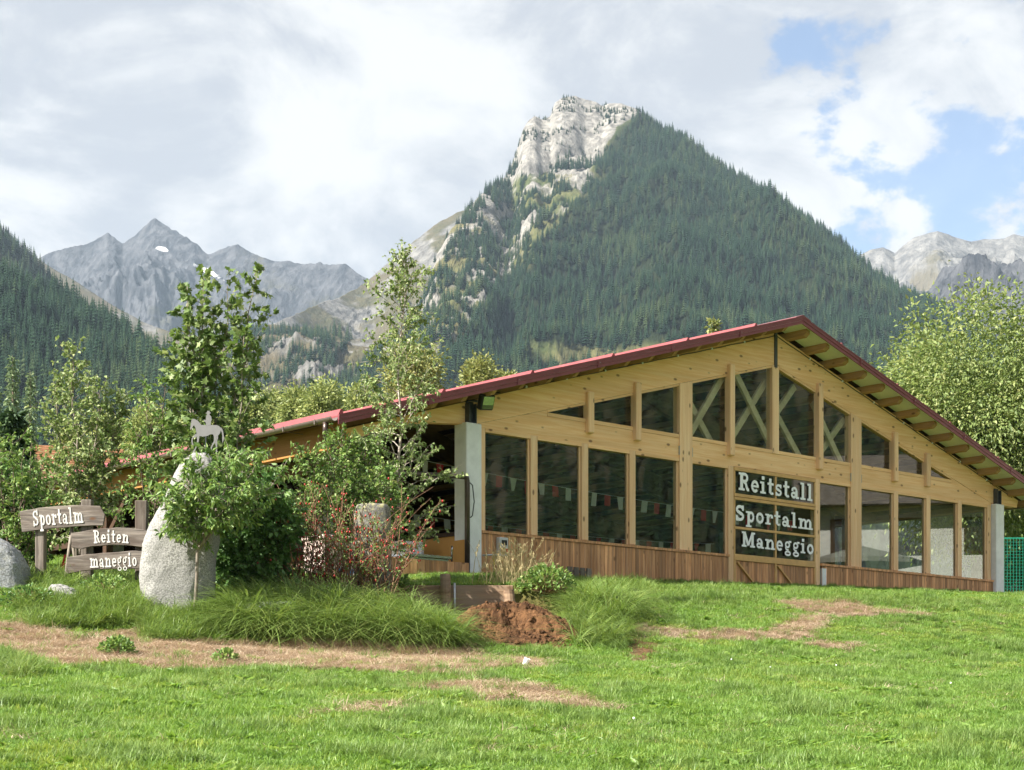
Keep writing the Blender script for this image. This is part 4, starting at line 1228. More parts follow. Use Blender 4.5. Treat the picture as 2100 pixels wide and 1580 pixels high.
# bunting strings inside the hall
def bunting(a, b, n, sag, label, first=0, size=(0.2, 0.3)):
    root = empty('bunting_string', hloc(a[0], a[1], 0), HALL_RZ)
    tag(root, label, 'bunting', 'red and white bunting inside the hall')
    A = Vector((0, 0, a[2])); B = Vector((b[0]-a[0], b[1]-a[1], b[2]))
    pts = [A.lerp(B, i/30) - Vector((0, 0, sag*4*(i/30)*(1-i/30))) for i in range(31)]
    MB().tube(pts, 0.006, 4).build('cord', M['white'], root)
    d = (B-A); d.z = 0; d.normalize()
    rr = random.Random(n)
    for k in range(n):
        f = (k+0.5)/n
        p = A.lerp(B, f) - Vector((0, 0, sag*4*f*(1-f)))
        w = size[0]*rr.uniform(0.85, 1.1); h = size[1]*rr.uniform(0.85, 1.1); tw = rr.uniform(-0.04, 0.04); tap = rr.choice((0.28, 0.55, 0.9, 0.9))
        s = Vector((-d.y, d.x, 0))
        vs = [p-d*w/2, p+d*w/2, p+d*w/2*tap+s*tw-Vector((0, 0, h)), p-d*w/2*tap+s*(tw+0.02)-Vector((0, 0, h))]
        vs += [v_+s*0.004 for v_ in vs]
        MB().add(vs, [(0,1,2,3), (7,6,5,4), (0,4,5,1), (1,5,6,2), (2,6,7,3), (3,7,4,0)]).build('pennant', M['cloth_w'] if (k+first) % 2 == 0 else M['cloth_r'], root)
bunting((-10.1, 2.2, 7.35), (3.6, 2.2, 7.0), 30, 0.12, 'nearest bunting string across the hall behind the gable windows')
bunting((-10.1, 7.0, 7.05), (4.5, 6.0, 6.7), 30, 0.25, 'second bunting string, lower behind the gable windows', 1)
bunting((-10.1, 12.0, 7.0), (3.0, 11.0, 6.6), 26, 0.3, 'farthest and lowest bunting string behind the gable windows')
bunting((-10.15, 3.2, 7.0), (-8.5, 16.0, 7.3), 30, 0.1, 'bunting string running back along the open left side', 0)
bunting((-10.15, 3.0, 6.3), (-7.0, 15.0, 6.5), 26, 0.1, 'lower bunting string deep in the open left side', 1)
# wash place outside the left corner: boarded front, steel sink, tap, fridge
wash = empty('wash_counter', hloc(-12.1, -0.5, 0), HALL_RZ-math.pi/2*0.0)
tag(wash, 'boarded outdoor wash counter with steel sink by the column', 'counter')
for k in range(11):
    ob = link('front_board', board, wash); ob.location = (-0.85+0.2*k, 0.0, 4.33); ob.scale = (1.72, 1, 0.76)
MB().box(-0.95, 1.3, 0.03, 0.5, 4.0, 4.72).build('counter_body', M['dark_wood'], wash)
MB().box(-0.5, 0.75, -0.05, 0.5, 4.80, 4.86).box(-0.45, 0.7, 0.0, 0.45, 4.725, 4.799).build('sink', M['chrome'], wash, bevel=0.008)
MB().tube([(0.95, 0.2, 4.72), (0.95, 0.2, 5.0), (0.93, 0.17, 5.07), (0.87, 0.1, 5.09), (0.82, 0.04, 5.05), (0.81, 0.03, 4.98)], 0.02, 8).build('tap', M['chrome'], wash, smooth=True)
fr = empty('fridge', hloc(-11.25, 1.2, 0), HALL_RZ); tag(fr, 'low white fridge behind the wash counter', 'fridge')
MB().box(-0.3, 0.3, -0.3, 0.3, 4.55, 5.30).build('body', M['white'], fr, bevel=0.02)
MB().box(-0.29, 0.29, -0.325, -0.302, 4.6, 5.28).build('door', M['white'], fr, bevel=0.01)
MB().box(0.22, 0.25, -0.35, -0.326, 4.9, 5.2).build('handle', M['grey_plastic'], fr)
# small stack of roof tiles / slat sign leaning at the wall foot
pal = empty('small_crate', hloc(-7.55, -0.45, 0), HALL_RZ+0.1); tag(pal, 'small dark slatted crate in the grass before the boards', 'crate')
zz = gz(*hloc(-7.55, -0.45, 0)[:2])
for k in range(4):
    ob = MB().box(-0.42+0.22*k, -0.26+0.22*k, -0.05, -0.02, zz, zz+0.30).build('slat', M['grey_post'], pal); ob.rotation_euler = (-0.25*0, 0, 0)
MB().box(-0.45, 0.45, -0.018, 0.01, zz+0.18, zz+0.24).build('rail', M['grey_post'], pal)

# ------------------------------------------------------------------ the planted corner: stones, boards, cut-out, planks
def at(px, d, dy=0.0):
    x = (px-1050.0)/F*d
    return (x, d, gz(x, d)+dy)
def loft_stone(name, d, levels, depth, mat, label, seed, rough=0.05, group=None, sides=64, lean=0.0):
    """standing stone from levels (photo y, centre x, half width)"""
    k = d/F
    lv = sorted(levels, key=lambda l: -l[0])
    ys = np.linspace(lv[0][0], lv[-1][0], 60)
    cx = np.interp(-ys, [-l[0] for l in lv], [l[1] for l in lv])
    hw = np.interp(-ys, [-l[0] for l in lv], [l[2] for l in lv])
    cx0 = (lv[0][1]-1050)*k
    V = []; a = np.linspace(0, 2*np.pi, sides, endpoint=False)
    zz = CAMZ + (1460-ys)*k
    z0 = zz[0]
    for i in range(len(ys)):
        w = hw[i]*k; dep = depth*(0.35+0.65*min(1, w/(max(hw)*k)))
        ex = 2.0/3.1
        ca = np.sign(np.cos(a))*np.abs(np.cos(a))**ex; sa = np.sign(np.sin(a))*np.abs(np.sin(a))**ex
        nz = 1 + rough*2.0*fbm(np.cos(a)*1.4+seed, zz[i]*1.3+np.sin(a)*1.1, 4, seed) + rough*1.2*ridged(np.cos(a)*2.2+9, np.full(sides, zz[i]*2.4)+np.sin(a)*2.2, 5, seed+5, 0.6)*0.9
        V.append(np.stack([(cx[i]-1050)*k-cx0 + w*ca*nz, dep*sa*nz + lean*(zz[i]-z0), np.full(sides, zz[i]-z0)+0.03*fbm(a*3, np.full(sides, i*0.3), 2, seed)], -1))
    V = np.concatenate(V)
    n = len(ys)
    Fq = []
    for i in range(n-1):
        for j in range(sides):
            j2 = (j+1) % sides
            Fq.append((i*sides+j, i*sides+j2, (i+1)*sides+j2, (i+1)*sides+j))
    top = len(V)
    V = np.vstack([V, V[-sides:].mean(0)[None]+[[0, 0, 0.02]]])
    me = bpy.data.meshes.new(name)
    me.from_pydata(V.tolist(), [], Fq + [((n-1)*sides+j, (n-1)*sides+(j+1) % sides, top) for j in range(sides)])
    me.materials.append(mat)
    me.polygons.foreach_set('use_smooth', np.ones(len(me.polygons), bool))
    o = link(name, me)
    o.location = (cx0, d, z0)
    return tag(o, label, 'stone', group)
STG = 'granite stones in the planted bed'
loft_stone('standing_stone', 26.0, [(1275,368,66),(1245,367,68),(1180,366,73),(1120,370,73),(1080,378,66),(1030,392,54),(985,402,46),(958,407,38),(942,411,28),(933,414,16)], 0.42, M['granite'], 'tall pale granite standing stone carrying the metal horse cut-out', 3, 0.05, STG)
loft_stone('standing_stone', 28.2, [(1260,768,40),(1200,766,39),(1120,764,38),(1060,764,37),(1042,764,35),(1036,764,30)], 0.22, M['granite_old'], 'narrow lichen-covered granite post behind the rose hips', 9, 0.025, STG)
loft_stone('boulder', 26.6, [(1250,12,52),(1220,10,50),(1160,8,44),(1130,2,34),(1112,-6,20),(1104,-12,8)], 0.45, M['granite_blue'], 'blue grey boulder at the left edge of the bed', 14, 0.06, STG)
loft_stone('boulder', 25.6, [(1240,132,34),(1222,132,33),(1208,126,24),(1201,120,12)], 0.25, M['granite'], 'small pale boulder in the grass below the boards', 21, 0.06, STG)
loft_stone('boulder', 25.4, [(1268,550,78),(1255,550,74),(1243,555,60),(1236,575,34)], 0.30, M['granite_blue'], 'low flat stone under the dark shrub', 27, 0.05, STG)
# three weathered boards on posts
def sign_board(d, top, bot, text, tx0, tx1, base_y, cap_px, label, slope=0.0, arch=0.0, thick=0.055):
    k = d/F
    cx = (top[0][0]+top[-1][0])/2
    cy = base_y
    o = empty('sign_board', (((cx-1050)*k), d, CAMZ+(1460-cy)*k))
    tag(o, label, 'sign', 'weathered boards with white lettering')
    rr = random.Random(len(text)*7)
    poly = []
    for edge in (bot, top[::-1]):
        for (x, y), (x2, y2) in zip(edge, edge[1:]+[edge[-1]]):
            for f in (0, 0.34, 0.67):
                if (x, y) == (x2, y2) and f > 0: continue
                poly.append(((x+(x2-x)*f-cx)*k, (cy-(y+(y2-y)*f)+rr.uniform(-0.5, 0.5))*k))
    MB().prism(poly, 0.0, thick).build('board', M['grey_wood'], o, bevel=0.006)
    word(text, (tx0-cx)*k, (tx1-cx)*k, 0.0, cap_px*k, -0.003, o, M['white_paint'],
         curve=lambda x: (slope*x + arch*(1-(x/((tx1-tx0)*k*0.5))**2)), spacing=0.12)
    return o
sign_board(27.0, [(40,1049),(80,1042),(120,1038),(165,1036),(205,1038),(215,1056)], [(45,1092),(80,1087),(120,1083),(165,1079),(211,1078)],
           'Sportalm', 69, 172, 1076, 34, 'topmost weathered board lettered Sportalm', slope=0.075)
sign_board(26.9, [(146,1094),(190,1086),(240,1082),(285,1085),(312,1091)], [(147,1123),(165,1126),(190,1121),(230,1117),(270,1119),(300,1124)],
           'Reiten', 193, 264, 1115, 27, 'middle weathered board lettered Reiten', slope=0.0, arch=0.012)
sign_board(26.8, [(137,1143),(180,1137),(230,1133),(270,1130),(297,1131)], [(134,1178),(165,1172),(200,1168),(250,1166),(296,1168)],
           'maneggio', 185, 281, 1164, 29, 'lowest weathered board lettered maneggio', slope=0.03)
def post(name, px, d, ytop, ybot, w, mat, label, lean=0.0, group='posts of the lettered boards'):
    k = d/F
    x = (px-1050)*k
    zt = CAMZ+(1460-ytop)*k; zb = min(CAMZ+(1460-ybot)*k, gz(x, d)-0.1)
    mb = MB(); rr = random.Random(px)
    n = 7; vs = []
    for i in range(n):
        f = i/(n-1)
        for sx, sy in ((-1,-1),(1,-1),(1,1),(-1,1)):
            vs.append((sx*w/2*(1+0.06*rr.uniform(-1, 1))+lean*f, sy*w/2*(1+0.06*rr.uniform(-1, 1)), zb+(zt-zb)*f))
    fs = [(3,2,1,0), tuple(4*(n-1)+j for j in range(4))]
    for i in range(n-1):
        for j in range(4):
            j2 = (j+1) % 4
            fs.append((4*i+j, 4*i+j2, 4*i+4+j2, 4*i+4+j))
    o = mb.add(vs, fs).build(name, mat, None, bevel=0.012)
    o.location = (x, d, 0)
    return tag(o, label, 'post', group)
post('sign_post', 84, 27.12, 1050, 1190, 0.15, M['grey_post'], 'leftmost grey post behind the Sportalm board')
post('sign_post', 179, 27.14, 1026, 1215, 0.17, M['grey_post'], 'middle grey post crossing behind all three boards')
post('sign_post', 291, 27.1, 1028, 1215, 0.19, M['grey_post'], 'right grey post beside the tall standing stone')
k = 26.6/F
cane = MB().tube([P(131, 1215, 27.02), P(139, 1150, 27.06), P(149, 1072, 27.1)], 0.028, 8).build('leaning_stake', M['bark_grey'], None, smooth=True)
tag(cane, 'pale stake leaning against the lettered boards', 'stake')
# red wheelbarrow frame peeking out behind the boards
bar_ = MB().tube([P(108, 1170, 28.5), P(124, 1166, 28.5), P(131, 1150, 28.5), P(134, 1138, 28.5)], 0.02, 8).tube([P(108, 1176, 28.3), P(126, 1171, 28.3), P(133, 1155, 28.3)], 0.02, 8).build('red_handrail', M['red_plastic'], None, smooth=True)
tag(bar_, 'bent red metal tube behind the lowest lettered board', 'tube')
# the rider cut-out on the stone
HS = 0.1519
def hp(x, y):                      # traced in a zoomed crop whose corner is photo (340, 820)
    return ((340+x*HS-421)*26.0/F, (1460-(820+y*HS))*26.0/F)
rider = empty('horse_rider_cutout', ((421-1050)*26.0/F, 26.0, CAMZ)); tag(rider, 'grey sheet metal cut-out of a horse and rider on the stone', 'cutout')
parts_h = [
    ('horse', [(330,385),(338,345),(345,290),(352,268),(372,262),(380,255),(392,264),(430,282),(455,310),(480,342),(540,345),(600,342),(690,345),(722,358),(738,385),(742,420),(732,455),(708,485),(690,500),(660,480),(630,468),(600,470),(560,492),(500,500),(455,490),(420,470),(412,430),(400,380),(388,352),(372,350),(362,375),(350,392),(335,395)], 0.0),
    ('hind_leg', [(655,470),(705,480),(706,520),(694,560),(694,620),(692,690),(706,705),(676,706),(676,640),(668,580),(650,520)], 0.0012),
    ('hind_leg', [(640,465),(690,490),(684,540),(668,580),(640,615),(624,650),(618,690),(630,704),(604,704),(606,650),(628,600),(650,560),(652,510)], 0.0024),
    ('front_leg', [(415,465),(455,488),(445,560),(432,610),(412,650),(396,690),(384,708),(366,706),(384,676),(404,640),(418,600),(424,540)], 0.0012),
    ('front_leg', [(408,460),(440,490),(400,510),(372,522),(362,545),(366,590),(372,618),(354,612),(346,560),(352,520),(380,490)], 0.0024),
    ('tail', [(736,372),(760,390),(775,430),(782,480),(790,520),(778,555),(766,590),(762,540),(764,490),(756,440),(738,410)], 0.0012),
    ('rider', [(545,352),(540,308),(514,290),(513,270),(540,276),(545,222),(556,202),(560,192),(536,184),(556,174),(562,150),(572,156),(590,148),(594,172),(614,180),(592,192),(592,206),(612,226),(620,270),(610,302),(606,352)], 0.0012),
]
for nm, pl, dz in parts_h:
    MB().prism([hp(*p) for p in pl], -0.006-dz, 0.006+dz).build(nm, M['cut_metal'], rider)
a0, a1 = hp(540, 500), hp(540, 745)
MB().box(a0[0]-0.008, a0[0]+0.008, -0.004, 0.004, a1[1]-0.05, a0[1]).build('rod', M['steel'], rider)
# retaining planks, their posts
wallp = empty('plank_wall', (0, PLANK_Y, 0)); tag(wallp, 'low retaining wall of stacked brown planks in the bank', 'plank wall')
zb_ = 3.14
for row, (zo, ph) in enumerate(((0.0, 0.26), (0.265, 0.49))):
    z0 = zb_ + zo
    for (a, b) in ((-2.35, -1.18), (-1.165, 0.02 if row == 1 else 0.25)):
        o = MB().box(a, b, -0.045, 0.0, z0+0.004, z0+ph).build('plank', M['plank'], wallp, bevel=0.008)
        o.rotation_euler = (random.Random(row).uniform(-0.02, 0.02)*0, 0.0, 0)
        o.location = (0, random.Random(row*3+int(a*10)).uniform(-0.012, 0.012), 0)
o = MB().tube([P(916, 1290, 29.86), P(915, 1230, 29.86), P(913, 1178, 29.86)], [0.105, 0.10, 0.092], 12).build('wooden_stake', M['plank'], None, smooth=False)
tag(o, 'thick round stake holding the planks of the bank', 'stake')
o = MB().tube([P(933, 1268, 29.80), P(932, 1196, 29.88)], 0.022, 8).build('grey_pipe', M['galv'], None, smooth=True)
tag(o, 'thin grey pipe standing against the plank wall', 'pipe')
o = MB().tube([P(1046, 1240, 29.2), P(1043, 1212, 29.25)], 0.10, 12).build('wooden_stake', M['plank'], None)
tag(o, 'short round stump at the top of the dug earth', 'stump')
# dug earth
n = 110
u_ = np.linspace(-1, 1, n)
UX, UY = np.meshgrid(u_, u_)
ex, ey = 1.05, 0.95
cx_, cyy = hit(1058, 1300)[0], hit(1058, 1300)[1]
EX, EY = cx_ + UX*ex, cyy + UY*ey
rr = np.sqrt(UX**2+UY**2) + 0.16*fbm(UX*1.7, UY*1.7, 3, 60)
base = ground(EX, EY, True)
hgt = 0.40*np.clip(1-rr**2, 0, 1)**0.8*(0.30+0.75*sstep(-0.7, 0.55, UY)) - 0.42*np.exp(-(((UX+0.05)/0.28)**2+((UY+0.16)/0.22)**2)) - 0.25*np.exp(-(((UX-0.45)/0.2)**2+((UY+0.3)/0.2)**2))
hgt = hgt + 0.27*ridged(EX*2.2, EY*2.2, 6, 61, 0.68)*np.clip(1.1-rr, 0, 1) + 0.05*fbm(EX*9, EY*9, 3, 66)*np.clip(1.2-rr, 0, 1)
EZ = base + np.where(rr > 1, -0.25, hgt - 0.03) + 0.09*ridged(EX*7, EY*7, 4, 71, 0.65)*np.clip(1.0-rr, 0, 0.5)*1.6
i = np.arange(n*n).reshape(n, n)
q = np.stack([i[:-1,:-1], i[:-1,1:], i[1:,1:], i[1:,:-1]], -1).reshape(-1, 4)
m, t, o = new_mat('dug_brown_earth')
v, _ = objvec(t, False)
n1 = noise_n(t, v, 3.0, 6, 0.7); n2 = noise_n(t, v, 22, 6, 0.75)
c = mix_c(t, maprange(t, n1, 0.35, 0.65), (0.075, 0.040, 0.022), (0.25, 0.130, 0.062))
c = mix_c(t, maprange(t, n2, 0.45, 0.7, 0, 0.7), c, (0.06, 0.034, 0.02))
principled(t, o, c, 0.97, spec=0.08, bump=n2, bump_s=1.0, bump_d=0.06)
ob = link('earth_heap', npmesh('earth_heap', np.stack([EX, EY, EZ], -1).reshape(-1, 3), q, m, True))
heap = tag(empty('earth_heap', (cx_, cyy, 0)), 'dug heap of red brown earth below the planks', 'earth heap')
ob.name = 'soil'; ob.parent = heap; ob.location = (-cx_, -cyy, 0)
rc_ = random.Random(5); clods = MB()
for _ in range(420):
    a_ = rc_.uniform(0, 6.28); q_ = rc_.random()**0.5*1.12
    ux, uy = q_*math.cos(a_), q_*math.sin(a_)*0.98
    ii = min(n-1, max(0, int((ux+1)/2*(n-1)))); jj = min(n-1, max(0, int((uy+1)/2*(n-1))))
    x_, y_ = cx_+ux*ex, cyy+uy*ey
    z_ = max(float(EZ[jj, ii]), gz(x_, y_))
    s_ = rc_.uniform(0.012, 0.05)*(1.5 if rc_.random() < 0.1 else 1)
    vs_ = []
    for k_ in range(5):
        for w_, h_ in ((1.0, -0.3), (0.75, 0.5)):
            vs_.append((x_-cx_+s_*w_*rc_.uniform(0.6, 1.2)*math.cos(k_*1.257+w_), y_-cyy+s_*w_*rc_.uniform(0.6, 1.2)*math.sin(k_*1.257+w_), z_+s_*h_*rc_.uniform(0.6, 1.1)))
    vs_.append((x_-cx_, y_-cyy, z_+s_*0.7))
    fs_ = [(2*k_, 2*((k_+1) % 5), 2*((k_+1) % 5)+1, 2*k_+1) for k_ in range(5)] + [(2*k_+1, 2*((k_+1) % 5)+1, 10) for k_ in range(5)]
    clods.add(vs_, fs_)
cl_ = clods.build('clod', m, heap); cl_['kind'] = 'stuff'
# lost paper cup
hx_, hy_ = hit(1078, 1368)
cup = empty('paper_cup', (hx_, hy_, gz(hx_, hy_)+0.045)); tag(cup, 'small white paper cup lying in the grass', 'cup')
cup.rotation_euler = (math.radians(14), math.radians(20), 0.4)
MB().tube([(0, 0, -0.05), (0, 0, 0.06)], [0.030, 0.042], 18, cap=False).tube([(0, 0, -0.045), (0, 0, -0.04)], [0.0302, 0.0302], 18).build('body', M['white'], cup, smooth=True)
MB().tube([(0, 0, 0.058), (0, 0, 0.064)], [0.0445, 0.0445], 18, cap=False).build('rim', M['white'], cup, smooth=True)
# chest and crates under the eave, half hidden behind the rose hips
cr = empty('storage_chest', P(690, 1150, 32.5)); cr.location.z = 0; cr.rotation_euler = (0, 0, HALL_RZ)
tag(cr, 'pale pinkish storage chest behind the rose hip bush', 'chest')
mp = plain_mat('pinkish_board', (0.55, 0.43, 0.38), 0.8)
zc = CAMZ + (1460-1128)/F*32.5
MB().box(-0.55, 0.55, -0.35, 0.35, zc-0.9, zc+0.15).build('body', mp, cr, bevel=0.02)
MB().box(-0.58, 0.58, -0.38, 0.38, zc+0.152, zc+0.24).build('lid', mp, cr, bevel=0.02)
MB().box(-0.3, 0.25, -0.37, -0.352, zc-0.55, zc-0.40).build('label_strip', plain_mat('blue_label', (0.06, 0.2, 0.45), 0.6), cr)
# net fence and low timber edge right of the hall
nf_ = empty('net_fence', P(2040, 1200, 58)); nf_.location.z = 0
tag(nf_, 'green net fence behind the right concrete column', 'fence')
zt = CAMZ + (1460-1104)/F*58; zb_ = gz(17, 58)-0.1
mb = MB()
W_ = 5.0
for i in range(int(W_/0.11)+1):
    mb.box(i*0.11-0.006, i*0.11+0.006, -0.006, 0.006, zb_, zt)
for j in range(int((zt-zb_)/0.11)+1):
    mb.box(0, W_, 0.0065, 0.0145, zb_+j*0.11-0.006, zb_+j*0.11+0.006)
nt = mb.build('net', M['green_net'], nf_); nt['kind'] = 'stuff'
MB().tube([(0, 0.03, zt), (W_, 0.03, zt)], 0.022, 8).build('top_rope', M['green_net'], nf_)
for x in (0.02, 1.7, 3.4):
    MB().tube([(x, 0.04, zb_), (x, 0.04, zt+0.05)], 0.035, 8).build('pole', M['galv'], nf_)
ed = MB().box(0, 6, 0, 0.3, 0, 0.35).build('timber_edge', M['plank'], None, bevel=0.02)
p_ = P(2050, 1222, 57); ed.location = (p_.x, p_.y, gz(p_.x, p_.y)-0.02)
tag(ed, 'low brown timber edging at the foot of the net', 'timber')
# house with an orange tiled roof, far left behind the trees
hs = empty('tiled_house', P(100, 980, 82)); hs.location.z = 0; hs.rotation_euler = (0, 0, 0.35)
tag(hs, 'house with orange tiled roof half hidden by the left trees', 'house')
rz_, ez_ = CAMZ+(1460-916)/F*82, CAMZ+(1460-978)/F*82
MB().box(-3.2, 3.2, -2.4, 2.4, 4.0, ez_).build('wall', M['house_white'], hs)
rp = empty('roof'); rp.parent = hs
MB().prism([(-3.0, 0), (3.0, 0), (3.0, -0.12), (-3.0, -0.12)], 0, 0.01).build('ridge_board', M['plank'], rp).location = (0, 0, rz_-0.15)
for s in (-1, 1):
    vs = [(-3.6, s*3.0, ez_-0.12), (3.6, s*3.0, ez_-0.12), (3.6, 0, rz_), (-3.6, 0, rz_)]
    MB().add(vs + [(a, b, c_-0.15) for a, b, c_ in vs], [(0,1,2,3), (7,6,5,4), (0,4,5,1), (1,5,6,2), (2,6,7,3), (3,7,4,0)]).build('roof_slope', M['tile_roof'], rp)
for k_ in range(12):
    f = (k_+0.5)/12
    y_ = -3.0*(1-f); z_ = ez_-0.12+(rz_-ez_+0.12)*f
    MB().box(-3.6, 3.6, y_-0.13, y_+0.13, z_+0.0, z_+0.075).build('tile_row', M['tile_roof'], rp)
for x in (-1.8, 0.2, 2.0):
    w_ = MB().box(x-0.5, x+0.5, -2.45, -2.402, ez_-1.9, ez_-0.7).build('window', M['white'], hs)
    MB().box(x-0.42, x+0.42, -2.462, -2.452, ez_-1.82, ez_-0.78).build('pane', M['glass'], w_)
# neighbours to the right that the windows mirror
nh = empty('white_house', (38, 51.5, 0)); nh.rotation_euler = (0, 0, 0.05)
tag(nh, 'white rendered house mirrored in the right windows', 'house')
MB().box(-5, 5, -5.6, 8, 3.5, 10.3).build('wall', M['house_white'], nh)
MB().prism([(-6, 10.1), (6, 10.1), (0, 13.0)], -6.4, 8.8).build('roof', M['house_dark'], nh)
for yy, zw in ((-4.2, 8.2), (-1.6, 8.2), (1.2, 8.2), (4.6, 8.2), (-4.2, 5.6), (-1.6, 5.6), (1.2, 5.6), (4.6, 5.6)):
    w_ = MB().box(-5.06, -5.002, yy-0.6, yy+0.6, zw-0.1, zw+1.4).build('window', M['dark_wood'], nh)
    MB().box(-5.075, -5.065, yy-0.5, yy+0.5, zw, zw+1.3).build('pane', M['glass'], w_)
um = empty('parasol', (22.5, 46.6, 0)); tag(um, 'grey beer garden parasol mirrored in the right windows', 'parasol')
zg = gz(22.5, 46.6)
mb = MB(); vs = [(0, 0, zg+2.9)]
for k_ in range(8):
    vs.append((2.1*math.cos(k_*math.pi/4), 2.1*math.sin(k_*math.pi/4), zg+2.35))
for k_ in range(8):
    vs.append((2.1*math.cos(k_*math.pi/4), 2.1*math.sin(k_*math.pi/4), zg+2.18))
fs = [(0, 1+k_, 1+(k_+1) % 8) for k_ in range(8)] + [(1+k_, 9+k_, 9+(k_+1) % 8, 1+(k_+1) % 8) for k_ in range(8)]
mb.add(vs, fs).build('canopy', M['awning'], um)
MB().tube([(0, 0, zg-0.05), (0, 0, zg+2.88)], 0.035, 8).build('pole', M['plank'], um)

# ------------------------------------------------------------------ plants
def unit(a):
    return a/np.maximum(np.linalg.norm(a, axis=-1, keepdims=True), 1e-9)
def leaf_arrays(Pt, D, size, r, width=0.55, fold=0.18, star=False, droop=0.0):
    """one folded leaf per point; D = leaf axis"""
    n = len(Pt)
    D = unit(D + np.array([0, 0, -droop]))
    up = unit(r.normal(size=(n, 3))*0.9 + np.array([0, 0, 1.0]))
    S = unit(np.cross(D, up)); Nn = unit(np.cross(S, D))
    s = size[:, None]
    tint = np.clip(r.normal(0.45, 0.24, n), 0, 1)
    if star:                                     # five-lobed leaf
        prof = [(0.0, 0.0), (0.28, 0.42), (0.12, 0.30), (0.20, 0.0)]
        pts2 = [(0.0, 0.0), (-0.02, 0.34), (0.30, 0.26), (0.42, 0.50), (0.58, 0.22), (1.0, 0.0), (0.58, -0.22), (0.42, -0.50), (0.30, -0.26), (-0.02, -0.34)]
        V = np.stack([Pt + D*s*a + S*s*b + Nn*s*(abs(b)*fold - 0.14*a*a) for a, b in pts2] + [Pt + D*s*0.34 - Nn*s*0.02], 1)
        k = len(pts2)
        base = (np.arange(n)*(k+1))[:, None, None]
        T = np.array([(k, j, (j+1) % k) for j in range(k)])[None] + base
        return V.reshape(-1, 3), T.reshape(-1, 3), np.repeat(tint, k+1)
    V = np.stack([Pt, Pt + D*s*0.45 + S*s*width*0.5 + Nn*s*fold, Pt + D*s - Nn*s*0.10, Pt + D*s*0.45 - S*s*width*0.5 + Nn*s*fold], 1)
    base = (np.arange(n)*4)[:, None, None]
    T = np.array([(0, 1, 2), (0, 2, 3)])[None] + base
    return V.reshape(-1, 3), T.reshape(-1, 3), np.repeat(tint, 4)
class Leaves:
    def __init__(self):
        self.P = []; self.D = []; self.S = []
    def add(self, P_, D_, S_):
        self.P.append(P_); self.D.append(D_); self.S.append(S_)
    def build(self, name, mat, parent, r, **kw):
        P_ = np.concatenate(self.P); D_ = np.concatenate(self.D); S_ = np.concatenate(self.S)
        V, T, ti = leaf_arrays(P_, D_, S_, r, **kw)
        return link(name, npmesh(name, V, T, mat, False, {'tint': ti}), parent)
def bpath(start, d, length, n, r, wander=0.15, grav=0.0):
    pts = [np.array(start, float)]; d = np.array(d, float); d /= np.linalg.norm(d)
    for i in range(n):
        d = d + r.normal(size=3)*wander + np.array([0, 0, -grav])
        d /= np.linalg.norm(d)
        pts.append(pts[-1] + d*length/n)
    return np.array(pts)
def sample_path(pts, f):
    x = f*(len(pts)-1); i = np.minimum(x.astype(int), len(pts)-2); w = (x-i)[:, None]
    return pts[i]*(1-w)+pts[i+1]*w, unit(pts[i+1]-pts[i])
